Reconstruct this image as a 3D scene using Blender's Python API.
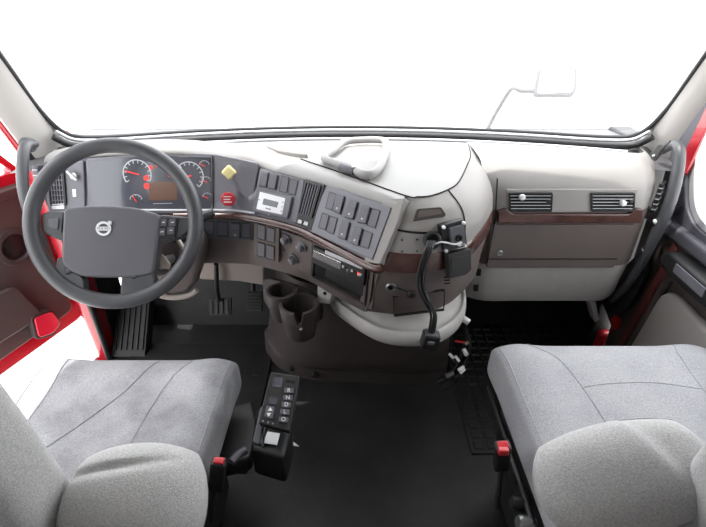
import bpy, bmesh, math, random
from mathutils import Vector as V, Matrix
random.seed(7)
for o in list(bpy.data.objects): bpy.data.objects.remove(o)
SC = bpy.context.scene
COL = SC.collection

# ------------------------------------------------------------------ camera
PITCH = math.radians(30); F = 480.0; CX, CY = 353.0, 263.5
CAM = V((0, 0, 1.40))
cd = bpy.data.cameras.new('camera'); cam = bpy.data.objects.new('camera', cd); COL.objects.link(cam)
cam.location = CAM; cam.rotation_euler = (math.pi/2 - PITCH, 0, 0)
cd.sensor_width = 36; cd.lens = F/706*36; cd.clip_start = 0.02; cd.clip_end = 500
SC.camera = cam
# ------------------------------------------------------------------ light
SC.view_settings.view_transform = 'Standard'; SC.view_settings.look = 'None'
SC.view_settings.gamma = 1; SC.view_settings.use_curve_mapping = False
SC.view_settings.exposure = 0.55
w = bpy.data.worlds.new('sky'); SC.world = w; w.use_nodes = True
w.node_tree.nodes['Background'].inputs[0].default_value = (0.96, 0.98, 1.0, 1)
w.node_tree.nodes['Background'].inputs[1].default_value = 3.3
sl = bpy.data.lights.new('sun', 'SUN'); so = bpy.data.objects.new('sun', sl); COL.objects.link(so)
sl.energy = 3.0; sl.angle = math.radians(0.6); sl.color = (1, 0.97, 0.93)
so.rotation_euler = V((0.30, 0.0, -0.93)).to_track_quat('-Z', 'Y').to_euler()
so.location = (0, 0, 6)

# ------------------------------------------------------------------ pixel -> place helpers
FW = V((0, math.cos(PITCH), -math.sin(PITCH))); UP = V((0, math.sin(PITCH), math.cos(PITCH)))
def ray(px, py): return FW + V((1, 0, 0))*((px-CX)/F) + UP*((CY-py)/F)
def atz(px, py, z): d = ray(px, py); return CAM + d*((z-CAM.z)/d.z)
def aty(px, py, y): d = ray(px, py); return CAM + d*(y/d.y)
def atx(px, py, x): d = ray(px, py); return CAM + d*(x/d.x)
class Plane:
    def __init__(s, p0, u, n):
        s.o = V(p0); s.n = V(n).normalized(); u = V(u); s.u = (u - s.n*u.dot(s.n)).normalized(); s.v = s.n.cross(s.u)
    def hit(s, px, py):
        d = ray(px, py); return CAM + d*((s.o-CAM).dot(s.n)/d.dot(s.n))
    def uv(s, px, py):
        q = s.hit(px, py) - s.o; return (q.dot(s.u), q.dot(s.v))
    def pt(s, u, v, h=0): return s.o + s.u*u + s.v*v + s.n*h

# ------------------------------------------------------------------ materials
def mat(name, col, rough=.6, metal=0, bump=0, bscale=300, var=0, vscale=20, emit=None, estr=0, spec=.5, coat=0):
    m = bpy.data.materials.new(name); m.use_nodes = True; nt = m.node_tree; b = nt.nodes['Principled BSDF']
    b.inputs['Base Color'].default_value = (*col, 1); b.inputs['Roughness'].default_value = rough
    b.inputs['Metallic'].default_value = metal; b.inputs['Specular IOR Level'].default_value = spec
    b.inputs['Coat Weight'].default_value = coat
    tc = nt.nodes.new('ShaderNodeTexCoord')
    if var:
        n = nt.nodes.new('ShaderNodeTexNoise'); n.inputs['Scale'].default_value = vscale; n.inputs['Detail'].default_value = 5
        nt.links.new(tc.outputs['Object'], n.inputs['Vector'])
        r = nt.nodes.new('ShaderNodeValToRGB'); r.color_ramp.elements[0].position = .3; r.color_ramp.elements[1].position = .7
        r.color_ramp.elements[0].color = (*[c*(1-var) for c in col], 1); r.color_ramp.elements[1].color = (*[min(1, c*(1+var)) for c in col], 1)
        nt.links.new(n.outputs['Fac'], r.inputs['Fac']); nt.links.new(r.outputs['Color'], b.inputs['Base Color'])
    if bump:
        n2 = nt.nodes.new('ShaderNodeTexNoise'); n2.inputs['Scale'].default_value = bscale; n2.inputs['Detail'].default_value = 3
        nt.links.new(tc.outputs['Object'], n2.inputs['Vector'])
        bp = nt.nodes.new('ShaderNodeBump'); bp.inputs['Strength'].default_value = bump; bp.inputs['Distance'].default_value = .002
        nt.links.new(n2.outputs['Fac'], bp.inputs['Height']); nt.links.new(bp.outputs['Normal'], b.inputs['Normal'])
    if emit:
        b.inputs['Emission Color'].default_value = (*emit, 1); b.inputs['Emission Strength'].default_value = estr
    return m
def glass(name, gloss=.06, tint=(1, 1, 1)):
    m = bpy.data.materials.new(name); m.use_nodes = True; nt = m.node_tree; nt.nodes.clear()
    o = nt.nodes.new('ShaderNodeOutputMaterial'); mx = nt.nodes.new('ShaderNodeMixShader'); t = nt.nodes.new('ShaderNodeBsdfTransparent')
    g = nt.nodes.new('ShaderNodeBsdfGlossy'); g.inputs['Roughness'].default_value = .02; t.inputs[0].default_value = (*tint, 1)
    mx.inputs[0].default_value = gloss
    nt.links.new(t.outputs[0], mx.inputs[1]); nt.links.new(g.outputs[0], mx.inputs[2]); nt.links.new(mx.outputs[0], o.inputs[0])
    return m
M = dict(
 dash=mat('dash_grey', (.285, .272, .262), .55, bump=.15, bscale=500, var=.04, vscale=8),
 dash2=mat('dash_light', (.32, .314, .308), .55, bump=.15, bscale=500, var=.04, vscale=8),
 brown=mat('dash_brown', (.135, .11, .104), .55, bump=.2, bscale=500, var=.06, vscale=8),
 brownd=mat('dark_brown', (.058, .046, .045), .5, bump=.2, bscale=500, var=.06),
 panel=mat('panel_slate', (.15, .15, .175), .45, bump=.1, bscale=600),
 switch=mat('switch_slate', (.095, .095, .112), .45),
 black=mat('black_plastic', (.014, .014, .015), .45, bump=.1, bscale=400),
 soft=mat('black_rubber', (.02, .02, .021), .6, bump=.2, bscale=200, var=.2, vscale=9),
 cable=mat('cable_black', (.025, .025, .027), .28),
 void=mat('black_void', (.004, .004, .004), .9),
 wheel=mat('wheel_grey', (.068, .07, .077), .42, bump=.15, bscale=450),
 wheel2=mat('wheel_pad_grey', (.105, .105, .12), .5, bump=.12, bscale=450),
 wood=mat('wood_trim', (.072, .028, .022), .25, var=.35, vscale=30, coat=.4),
 fabric=None,
 floor=mat('floor_vinyl', (.021, .021, .022), .5, bump=.35, bscale=90, var=.35, vscale=7),
 matr=mat('rubber_mat', (.016, .016, .017), .55, bump=.2, bscale=150, var=.3, vscale=10),
 trim=mat('pillar_trim', (.52, .50, .48), .6, bump=.1, bscale=400),
 roof=mat('headliner', (.62, .61, .60), .9, bump=.2, bscale=300),
 beige=mat('beige_cover', (.38, .33, .30), .6, bump=.15, bscale=400),
 white=mat('pale_base', (.47, .455, .44), .5, bump=.1, bscale=400, var=.05),
 gutter=mat('gutter_grey', (.10, .10, .105), .5),
 seal=mat('black_seal', (.018, .018, .02), .5),
 red=mat('red_paint', (.42, .008, .02), .25, coat=.6),
 redplastic=mat('red_plastic', (.55, .02, .03), .35, coat=.3),
 redlamp=mat('red_reflector', (.6, .02, .05), .2, coat=.6, emit=(1, .02, .05), estr=.12),
 yellow=mat('yellow_knob', (.82, .72, .34), .4),
 chrome=mat('chrome', (.8, .8, .82), .15, metal=1),
 silver=mat('silver_face', (.62, .63, .65), .35, metal=.3),
 badge=mat('badge_silver', (.85, .86, .88), .3, metal=.35),
 lcd=mat('lcd_grey', (.16, .18, .2), .2),
 amber=mat('amber_lcd', (.11, .065, .05), .25, emit=(1, .35, .15), estr=.02),
 dial=mat('dial_white', (.45, .47, .5), .5),
 dialred=mat('dial_red', (.8, .03, .03), .5, emit=(1, .03, .02), estr=.5),
 lens=mat('cluster_lens', (.06, .063, .08), .15, coat=.5),
 icon=mat('icon_white', (.75, .75, .75), .5),
 label=mat('white_tag', (.88, .89, .9), .6),
 knobw=mat('pale_knob', (.78, .8, .82), .4),
 doorp=mat('door_brown', (.085, .068, .063), .55, bump=.2, bscale=450, var=.05),
 doorg=mat('door_grey', (.40, .375, .36), .65, bump=.2, bscale=450),
 maroon=mat('maroon_trim', (.15, .045, .04), .35),
 ground=mat('concrete', (.78, .77, .75), .9, var=.05, vscale=2),
 steel=mat('steel', (.35, .35, .36), .35, metal=.9),
 key=mat('key_metal', (.62, .55, .5), .35, metal=.8),
 housing=mat('mirror_housing', (.16, .16, .165), .4),
 glass=glass('clear_glass', .05), mirror=mat('mirror_glass', (.9, .92, .94), .03, metal=1),
)
def fabric(name, col, stain=0):
    m = bpy.data.materials.new(name); m.use_nodes = True; nt = m.node_tree; b = nt.nodes['Principled BSDF']; L = nt.links.new
    b.inputs['Roughness'].default_value = .95; b.inputs['Specular IOR Level'].default_value = .15
    b.inputs['Sheen Weight'].default_value = .2; b.inputs['Sheen Roughness'].default_value = .5
    tc = nt.nodes.new('ShaderNodeTexCoord')
    def noise(sc, det): 
        n = nt.nodes.new('ShaderNodeTexNoise'); n.inputs['Scale'].default_value = sc; n.inputs['Detail'].default_value = det; L(tc.outputs['Object'], n.inputs['Vector']); return n
    a = noise(300, 3); s = noise(6, 4)
    r = nt.nodes.new('ShaderNodeValToRGB'); r.color_ramp.elements[0].position = .3; r.color_ramp.elements[1].position = .7
    r.color_ramp.elements[0].color = (*[c*.8 for c in col], 1); r.color_ramp.elements[1].color = (*[c*1.18 for c in col], 1); L(a.outputs['Fac'], r.inputs['Fac'])
    r2 = nt.nodes.new('ShaderNodeValToRGB'); r2.color_ramp.elements[0].position = .36; r2.color_ramp.elements[1].position = .6
    k = 1-stain; r2.color_ramp.elements[0].color = (k, k, k*1.02, 1); r2.color_ramp.elements[1].color = (1, 1, 1, 1); L(s.outputs['Fac'], r2.inputs['Fac'])
    mx = nt.nodes.new('ShaderNodeMixRGB'); mx.blend_type = 'MULTIPLY'; mx.inputs[0].default_value = 1
    L(r.outputs[0], mx.inputs[1]); L(r2.outputs[0], mx.inputs[2]); L(mx.outputs[0], b.inputs['Base Color'])
    bn = noise(420, 2); bp = nt.nodes.new('ShaderNodeBump'); bp.inputs['Strength'].default_value = .5; bp.inputs['Distance'].default_value = .002
    L(bn.outputs['Fac'], bp.inputs['Height']); L(bp.outputs['Normal'], b.inputs['Normal'])
    return m
M['fabric'] = fabric('seat_fabric', (.41, .414, .435), .15)
M['fabric2'] = fabric('seat_fabric_worn', (.43, .43, .45), .45)
M['cover'] = fabric('knit_fabric', (.50, .497, .49), .08)

# ------------------------------------------------------------------ object builders
def rootloc(p):
    while p.parent: p = p.parent
    return V(p.location)
def tag(o, label=None, cat=None, group=None, kind=None):
    if label: o['label'] = label
    if cat: o['category'] = cat
    if group: o['group'] = group
    if kind: o['kind'] = kind
    return o
def thing(name, label, cat, loc=(0, 0, 0), group=None, kind=None):
    o = bpy.data.objects.new(name, None); COL.objects.link(o); o.location = loc; o.empty_display_size = .05
    return tag(o, label, cat, group, kind)
def obj(name, verts, faces, m, parent=None, smooth=False, bevel=0, seg=2, subsurf=0, angle=40):
    verts = [V(v) for v in verts]
    if parent is not None: off = rootloc(parent)
    else:
        xs = [v.x for v in verts]; ys = [v.y for v in verts]
        off = V(((min(xs)+max(xs))/2, (min(ys)+max(ys))/2, min(v.z for v in verts)))
    me = bpy.data.meshes.new(name); me.from_pydata([v-off for v in verts], [], faces); me.validate()
    bm = bmesh.new(); bm.from_mesh(me); bmesh.ops.recalc_face_normals(bm, faces=bm.faces)
    for f in bm.faces: f.smooth = bool(smooth)
    if smooth and smooth is not True:
        for e in bm.edges:
            if len(e.link_faces) == 2 and e.calc_face_angle(0) > math.radians(smooth): e.smooth = False
    bm.to_mesh(me); bm.free()
    me.materials.append(M[m] if isinstance(m, str) else m)
    o = bpy.data.objects.new(name, me); COL.objects.link(o)
    if parent is not None: o.parent = parent
    else: o.location = off
    if bevel:
        b = o.modifiers.new('bevel', 'BEVEL'); b.width = bevel; b.segments = seg; b.limit_method = 'ANGLE'; b.angle_limit = math.radians(angle)
        for p in me.polygons: p.use_smooth = True
        b.harden_normals = False
        wn = o.modifiers.new('wn', 'WEIGHTED_NORMAL'); wn.keep_sharp = True
    if subsurf:
        s = o.modifiers.new('sub', 'SUBSURF'); s.levels = s.render_levels = subsurf
    return o
def geom_join(parts):
    vs, fs = [], []
    for v, f in parts:
        k = len(vs); vs += list(v); fs += [[i+k for i in q] for q in f]
    return vs, fs
def round_poly(pts, r, n=4):
    if r <= 0: return list(pts)
    out = []; N = len(pts)
    for i in range(N):
        p0, p, p1 = V(pts[i-1]), V(pts[i]), V(pts[(i+1) % N])
        a = (p0-p); b = (p1-p); ra = min(r, a.length*.45); rb = min(r, b.length*.45)
        A = p + a.normalized()*ra; B = p + b.normalized()*rb
        for k in range(n+1):
            t = k/n; out.append(tuple(A*(1-t)**2 + p*2*t*(1-t) + B*t*t))
    return out
def prism_g(pl, uvs, h0, h1, taper=0):
    n = len(uvs); c = V((sum(u for u, v in uvs)/n, sum(v for u, v in uvs)/n))
    top = [(V(q)-c)*(1-taper)+c for q in uvs]
    vs = [pl.pt(u, v, h0) for u, v in uvs] + [pl.pt(q.x, q.y, h1) for q in top]
    fs = [list(range(n))[::-1], list(range(n, 2*n))] + [[i, (i+1) % n, n+(i+1) % n, n+i] for i in range(n)]
    return vs, fs
def slab(name, pl, px, h0, h1, m, parent, r=.003, bevel=.001, taper=0, uv=None, seg=2):
    uvs = uv if uv else [pl.uv(*p) for p in px]
    vs, fs = prism_g(pl, round_poly([V(q) for q in uvs], r), h0, h1, taper)
    return obj(name, vs, fs, m, parent, bevel=bevel, seg=seg, smooth=35 if not bevel else False)
def ring_g(pl, outer, inner, h0, h1):
    n = len(outer); vs = []
    for loop, h in ((outer, h0), (outer, h1), (inner, h1), (inner, h0)): vs += [pl.pt(u, v, h) for u, v in loop]
    fs = []
    for k in range(4):
        a, b = k*n, ((k+1) % 4)*n
        fs += [[a+i, a+(i+1) % n, b+(i+1) % n, b+i] for i in range(n)]
    return vs, fs
def frame(name, pl, px, wd, h0, h1, m, parent, r=.004, bevel=.0008):
    uvs = [V(pl.uv(*p)) for p in px]; n = len(uvs); c = sum(uvs, V((0, 0)))/n
    inn = []
    for i in range(n):
        e0 = (uvs[i]-uvs[i-1]).normalized(); e1 = (uvs[(i+1) % n]-uvs[i]).normalized()
        n0 = V((-e0.y, e0.x)); n1 = V((-e1.y, e1.x))
        if n0.dot(c-uvs[i]) < 0: n0 = -n0
        if n1.dot(c-uvs[i]) < 0: n1 = -n1
        k = n0+n1; inn.append(uvs[i] + k*(wd/max(.3, (k.dot(n0)))))
    vs, fs = ring_g(pl, round_poly(uvs, r), round_poly(inn, max(.0005, r-wd)), h0, h1)
    return obj(name, vs, fs, m, parent, bevel=bevel)
def lathe(name, pl, c, prof, m, parent, n=28, uv=False, smooth=40):
    cu, cv = c if uv else pl.uv(*c); vs = []; fs = []
    for (r, h) in prof:
        vs += [pl.pt(cu+r*math.cos(2*math.pi*k/n), cv+r*math.sin(2*math.pi*k/n), h) for k in range(n)]
    for j in range(len(prof)-1):
        fs += [[j*n+k, j*n+(k+1) % n, (j+1)*n+(k+1) % n, (j+1)*n+k] for k in range(n)]
    if prof[0][0] > 1e-6: fs.append(list(range(n))[::-1])
    if prof[-1][0] > 1e-6: fs.append(list(range((len(prof)-1)*n, len(prof)*n)))
    return obj(name, vs, fs, m, parent, smooth=smooth)
def arc_ring_g(pl, c, r0, r1, a0, a1, h0, h1, n=24):
    cu, cv = c; vs = []; fs = []
    for k in range(n+1):
        a = a0+(a1-a0)*k/n; cs, sn = math.cos(a), math.sin(a)
        vs += [pl.pt(cu+r0*cs, cv+r0*sn, h0), pl.pt(cu+r1*cs, cv+r1*sn, h0), pl.pt(cu+r1*cs, cv+r1*sn, h1), pl.pt(cu+r0*cs, cv+r0*sn, h1)]
    for k in range(n):
        for j in range(4): fs.append([k*4+j, k*4+(j+1) % 4, k*4+4+(j+1) % 4, k*4+4+j])
    fs += [[0, 1, 2, 3], [n*4+3, n*4+2, n*4+1, n*4]]
    return vs, fs
def bar_g(pl, a, b, wd, h0, h1):
    a, b = V(a), V(b); d = (b-a).normalized(); s = V((-d.y, d.x))*wd/2
    return prism_g(pl, [tuple(a-s), tuple(b-s), tuple(b+s), tuple(a+s)], h0, h1)
def catmull(pts, n=6, closed=False):
    pts = [V(p) for p in pts]
    if len(pts) < 3: return pts
    out = []; N = len(pts)
    for i in range(N if closed else N-1):
        if closed: p0, p1, p2, p3 = pts[i-1], pts[i], pts[(i+1) % N], pts[(i+2) % N]
        else:
            p1, p2 = pts[i], pts[i+1]; p0 = pts[i-1] if i else p1*2-p2; p3 = pts[i+2] if i+2 < N else p2*2-p1
        for k in range(n):
            t = k/n
            out.append(.5*((2*p1)+(p2-p0)*t+(2*p0-5*p1+4*p2-p3)*t*t+(3*p1-p0-3*p2+p3)*t**3))
    if not closed: out.append(pts[-1])
    return out
def tube_g(pts, r, seg=10, closed=False, squash=None):
    P = [V(p) for p in pts]; n = len(P); vs = []; fs = []; prev = None
    for i in range(n):
        t = (P[(i+1) % n]-P[i-1]) if (closed or 0 < i < n-1) else (P[1]-P[0] if i == 0 else P[-1]-P[-2])
        t.normalize()
        if prev is None:
            a = V((0, 0, 1)) if abs(t.z) < .9 else V((1, 0, 0)); x = t.cross(a).normalized()
        else: x = (prev - t*prev.dot(t)).normalized()
        y = t.cross(x); prev = x
        rr = r[i] if isinstance(r, (list, tuple)) else r
        for k in range(seg):
            a = 2*math.pi*k/seg; vs.append(P[i]+x*rr*math.cos(a)+y*rr*math.sin(a)*(squash or 1))
    for i in range(n if closed else n-1):
        j = (i+1) % n
        fs += [[i*seg+k, i*seg+(k+1) % seg, j*seg+(k+1) % seg, j*seg+k] for k in range(seg)]
    if not closed: fs += [list(range(seg))[::-1], list(range((n-1)*seg, n*seg))]
    return vs, fs
def tube(name, pts, r, m, parent=None, seg=10, closed=False, smooth_n=6, squash=None):
    P = catmull(pts, smooth_n, closed) if smooth_n else pts
    if isinstance(r, (list, tuple)) and len(r) != len(P):
        k = (len(r)-1)/(len(P)-1); r = [r[min(len(r)-1, int(i*k))]+(r[min(len(r)-1, int(i*k)+1)]-r[min(len(r)-1, int(i*k))])*(i*k-int(i*k)) for i in range(len(P))]
    vs, fs = tube_g(P, r, seg, closed, squash)
    return obj(name, vs, fs, m, parent, smooth=50)
def loft_g(rows, closed_ends=False):
    n = len(rows[0]); vs = [v for r in rows for v in r]; fs = []
    for j in range(len(rows)-1):
        fs += [[j*n+k, j*n+k+1, (j+1)*n+k+1, (j+1)*n+k] for k in range(n-1)]
    return vs, fs
def loft(name, rows, m, parent, n=6, sm=45, thick=0, nrow=0):
    rows = [catmull(r, n) if n else [V(p) for p in r] for r in rows]
    if nrow:
        cols = [catmull([r[k] for r in rows], nrow) for k in range(len(rows[0]))]
        rows = [[c[j] for c in cols] for j in range(len(cols[0]))]
    vs, fs = loft_g(rows); o = obj(name, vs, fs, m, parent, smooth=sm)
    if thick:
        s = o.modifiers.new('solid', 'SOLIDIFY'); s.thickness = thick; s.offset = 0
    return o
def box_g(c, s, R=None):
    c = V(c); vs = []
    for x in (-1, 1):
        for y in (-1, 1):
            for z in (-1, 1):
                q = V((x*s[0]/2, y*s[1]/2, z*s[2]/2)); vs.append(c + (R @ q if R else q))
    return vs, [[0, 1, 3, 2], [4, 6, 7, 5], [0, 4, 5, 1], [2, 3, 7, 6], [0, 2, 6, 4], [1, 5, 7, 3]]
def box(name, c, s, m, parent=None, R=None, bevel=.003, seg=2):
    vs, fs = box_g(c, s, R); return obj(name, vs, fs, m, parent, bevel=bevel, seg=seg)
def hull(name, bottom, top, m, parent, bevel=.004):
    n = len(bottom); vs = list(bottom)+list(top)
    return obj(name, vs, [list(range(n))[::-1], list(range(n, 2*n))] + [[i, (i+1) % n, n+(i+1) % n, n+i] for i in range(n)], m, parent, bevel=bevel)
def pillow_pt(u, v, size, p, bulge, bolster):
    a, b, h = size; f = lambda t: max(0, 1-abs(t)**p)**(1/p)
    z = h*f(u)*f(v)*(1+bulge*(1-u*u)*(1-v*v))
    if bolster: z += bolster*math.exp(-((abs(u)-.78)/.16)**2)*f(v)*f(u)
    return V((a*u, b*v, z))
def pillow(name, c, R, size, m, parent, p=6, bulge=.1, bolster=0, n=28, low=.6, warp=None, rnd=0):
    c = V(c); S = [math.sin(math.pi/2*(-1+2*i/n)) for i in range(n+1)]
    S = [s*.5+.5*math.sin(math.pi/2*s) for s in S]
    vs = []; fs = []; N = n+1
    def put(q): 
        if warp: q = warp(q)
        vs.append(c + R @ q)
    for side in (1, -1):
        for j in range(N):
            for i in range(N):
                q = pillow_pt(S[i], S[j], size, p, bulge, bolster if side > 0 else 0)
                if side < 0: q.z = -q.z*low
                if rnd:
                    uu, vv_ = S[i], S[j]; q.x *= math.sqrt(1-rnd*vv_*vv_/2); q.y *= math.sqrt(1-rnd*uu*uu/2)
                put(q)
    B = N*N
    for j in range(n):
        for i in range(n):
            a = j*N+i; fs.append([a, a+1, a+N+1, a+N]); fs.append([B+a, B+a+N, B+a+N+1, B+a+1])
    bm_v, bm_f = vs, fs
    o = obj(name, bm_v, bm_f, m, parent, smooth=True)
    bm = bmesh.new(); bm.from_mesh(o.data); bmesh.ops.remove_doubles(bm, verts=bm.verts, dist=1e-5); bmesh.ops.recalc_face_normals(bm, faces=bm.faces)
    bm.to_mesh(o.data); bm.free()
    return o
def surf_line(c, R, size, p, bulge, bolster, pts, warp=None, lift=.001, n=6):
    out = []
    for (u, v) in [tuple(q) for q in catmull([V((a, b, 0)).xy.to_3d() for a, b in pts], n)] and [(q.x, q.y) for q in catmull([V((a, b, 0)) for a, b in pts], n)]:
        q = pillow_pt(u, v, size, p, bulge, bolster); q.z += lift
        if warp: q = warp(q)
        out.append(V(c) + R @ q)
    return out
def text(name, s, pl, c, h, m, parent, lift=.001, align='CENTER', uv=False):
    cu = bpy.data.curves.new(name, 'FONT'); cu.body = s; cu.size = h; cu.extrude = .0003; cu.align_x = 'CENTER'; cu.align_y = 'CENTER'
    t = bpy.data.objects.new(name, cu); COL.objects.link(t); dg = bpy.context.evaluated_depsgraph_get(); dg.update()
    me = bpy.data.meshes.new_from_object(t.evaluated_get(dg)); bpy.data.objects.remove(t)
    u0, v0 = c if uv else pl.uv(*c)
    vs = [pl.pt(u0+v.co.x, v0+v.co.y, lift+v.co.z) for v in me.vertices]; fs = [list(p.vertices) for p in me.polygons]
    return obj(name, vs, fs, m, parent)
I3 = Matrix.Identity(3)
def Rx(d): return Matrix.Rotation(math.radians(d), 3, 'X')
def Ry(d): return Matrix.Rotation(math.radians(d), 3, 'Y')
def Rz(d): return Matrix.Rotation(math.radians(d), 3, 'Z')

# ================================================================== THE SETTING
GZ = -1.15
g = obj('ground', [(-60, -60, GZ), (60, -60, GZ), (60, 60, GZ), (-60, 60, GZ)], [[0, 1, 2, 3]], 'ground'); tag(g, 'pale sunlit concrete yard outside the truck cab', None, kind='structure')
fl = box('floor', (0, .45, -.02), (2.12, 2.94, .04), 'floor', bevel=.004); tag(fl, 'dark vinyl floor of the truck cab', kind='structure')
wf = obj('wall_front', [(-1.06, 1.90, 0), (1.12, 1.90, 0), (1.12, 1.92, .90), (-1.06, 1.92, .90), (-1.06, 1.84, 0), (1.12, 1.84, 0), (1.12, 1.90, .32), (-1.06, 1.90, .32), (-1.06, 1.97, 0), (1.12, 1.97, 0), (1.12, 1.97, .90), (-1.06, 1.97, .90)],
     [[4, 5, 6, 7], [7, 6, 2, 3], [8, 9, 10, 11], [3, 2, 10, 11], [4, 7, 3, 11, 8], [5, 6, 2, 10, 9], [4, 5, 9, 8]], 'matr'); tag(wf, 'dark firewall behind the footwells', kind='structure')
wr = box('wall_rear', (0, -1.02, .95), (2.16, .04, 2.3), 'roof'); tag(wr, 'grey rear wall of the sleeper', kind='structure')
ce = obj('ceiling', [(-1.08, 1.22, 1.62), (-.55, 1.36, 1.62), (0, 1.41, 1.62), (.55, 1.36, 1.62), (1.08, 1.22, 1.62), (-1.08, 1.0, 2.05), (-.55, 1.0, 2.07), (0, 1.0, 2.08), (.55, 1.0, 2.07), (1.08, 1.0, 2.05),
     (-1.08, -1.04, 2.06), (-.55, -1.04, 2.08), (0, -1.04, 2.09), (.55, -1.04, 2.08), (1.08, -1.04, 2.06)],
     [[i, i+1, i+6, i+5] for i in range(4)] + [[i+5, i+6, i+11, i+10] for i in range(4)], 'roof', smooth=30)
s = ce.modifiers.new('solid', 'SOLIDIFY'); s.thickness = .03; s.offset = 1
tag(ce, 'grey headliner over the cab', kind='structure')
def wall_side(name, sx, lab):
    x = sx*1.08; parts = [box_g((x, -.25, .45), (.05, 1.6, .9+.3)), box_g((x, -.42, 1.4), (.05, 1.26, 1.4)), box_g((x, .62, 1.85), (.05, 1.2, .4)), box_g((x, .50, 1.3), (.06, .14, 1.0))]
    o = obj(name, *geom_join(parts), 'roof'); tag(o, lab, kind='structure')
wall_side('wall_left', -1, 'grey sleeper side wall behind the driver'); wall_side('wall_right', 1, 'grey sleeper side wall behind the passenger')

# windscreen ------------------------------------------------------
def wy(x): return 1.83 - .19*(x/1.01)**2
def wrow(z):
    k = (z-.935); return [V((x*(1-.0*k), wy(x)-.555*k, z)) for x in [-1.02+2.04*i/16 for i in range(17)]]
win = thing('window_1', 'wide curved windscreen glowing white above the dashboard', None, (0, 1.8, .93), kind='structure')
def wpt(x, z): return V((x, wy(x)-.555*(z-.935), z))
rows = [wrow(z) for z in (.93, 1.1, 1.3, 1.5, 1.69)]
pane = obj('pane', *loft_g(rows), 'glass', win, smooth=True)
edge = [wpt(-1.0, 1.66), wpt(-1.0, 1.4), wpt(-1.0, 1.2), wpt(-1.0, 1.07), wpt(-.985, .99), wpt(-.955, .955), wpt(-.90, .944)] + [wpt(-.8+1.6*i/12, .94) for i in range(13)] + [wpt(.90, .944), wpt(.955, .955), wpt(.985, .99), wpt(1.0, 1.07), wpt(1.0, 1.2), wpt(1.0, 1.4), wpt(1.0, 1.66)]
tube('seal', [e+V((0, -.006, 0)) for e in edge], .008, 'seal', win, seg=8)
tube('inner_seal', [e+V((0, -.022, -.006)) for e in edge[4:-4]], .006, 'silver', win, seg=8)
tube('rubber_gasket', [e+V((0, -.045, -.018)) for e in edge[4:-4]], .011, 'seal', win, seg=8)

# pillars ------------------------------------------------------------
for sx, nm, lab in ((-1, 'trim_1', 'pale windscreen pillar cover on the driver side'), (1, 'trim_2', 'pale windscreen pillar cover on the passenger side')):
    rowsP = []
    for z in (.90, .94, 1.085, 1.21, 1.45, 1.68):
        yf = 1.655-.555*(z-.935); yr = 1.525-.48*(z-.94)
        rowsP.append([V((sx*1.0, yf+.01, z)), V((sx*.995, yf-.015, z)), V((sx*1.01, (yf+yr)/2, z)), V((sx*1.04, yr+.01, z)), V((sx*1.06, yr, z)), V((sx*1.085, yr+.02, z)), V((sx*1.085, yf, z)), V((sx*1.0, yf+.01, z))])
    o = loft(nm, rowsP, 'trim', None, n=0, sm=50); tag(o, lab, kind='structure')

# red body jamb on the driver side
jm = thing('trim_3', 'red painted door jamb beside the driver footwell', None, (-1.12, 1.7, -.3), kind='structure')
jp = [(-1.055, 1.60), (-1.10, 1.60), (-1.15, 1.66), (-1.21, 1.80), (-1.21, 1.86), (-1.055, 1.86)]
def jrow(z, lean): return [V((x, y-lean, z)) for x, y in jp]
vs = jrow(-.35, -.02)+jrow(.94, .06); n = 6
obj('jamb', vs, [list(range(n))[::-1], list(range(n, 2*n))]+[[i, (i+1) % n, n+(i+1) % n, n+i] for i in range(n)], 'red', jm, bevel=.012, seg=3)
tube('door_seal', [(-1.05, 1.585, 0), (-1.053, 1.58, .3), (-1.055, 1.555, .7), (-1.06, 1.535, .94), (-1.07, 1.4, 1.25), (-1.07, 1.2, 1.64)], .011, 'seal', jm)
tube('pillar_edge', [(-1.085, 1.56, .93), (-1.095, 1.44, 1.2), (-1.095, 1.23, 1.64)], .022, 'red', jm)
sill = box('trim_4', (-1.085, .9, -.10), (.10, 1.45, .2), 'red', bevel=.02, seg=3); tag(sill, 'red painted door sill under the open driver door', kind='structure')

# open driver door ------------------------------------------------------
DP = Plane((-1.22, 1.75, 0), (-.406, -.914, 0), (.914, -.406, 0))   # u runs rearwards, v up
if DP.v.z < 0: DP.v = -DP.v
dr = thing('door_1', 'open driver door with brown inner panel and red painted edge', None, (-1.35, 1.4, .05), kind='structure')
slab('door_shell', DP, None, -.09, -.012, 'red', dr, uv=[(-.03, .10), (1.1, .02), (1.1, .72), (-.03, .72)], r=.05, bevel=.012)
slab('inner_panel', DP, None, -.014, .012, 'doorp', dr, uv=[(.03, .175), (1.06, .10), (1.06, .73), (.03, .73)], r=.03, bevel=.008)
slab('lower_pocket', DP, None, .01, .035, 'doorp', dr, uv=[(.16, .24), (1.0, .20), (1.0, .40), (.22, .42)], r=.04, bevel=.01)
pc = DP.uv(38, 322)
slab('lamp_recess', DP, [(24, 315), (45, 306), (56, 319), (49, 333), (30, 338)], .008, .038, 'brownd', dr, r=.02, bevel=.003)
lmp = slab('courtesy_lamp', DP, [(27, 316), (45, 309), (53, 320), (47, 330), (32, 335)], .036, .046, 'redlamp', dr, r=.015, bevel=.003)
hb = lathe('speaker_ring', DP, (13, 246), [(.075, .008), (.07, .02), (.055, .022), (.05, .012)], 'brownd', dr)
lathe('speaker_grille', DP, (13, 246), [(.05, .010), (.045, .013), (0, .016)], 'black', dr)
slab('belt_sill', DP, None, -.06, .035, 'brownd', dr, uv=[(-.01, .73), (1.08, .73), (1.08, .77), (-.01, .77)], r=.01, bevel=.01)
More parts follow.
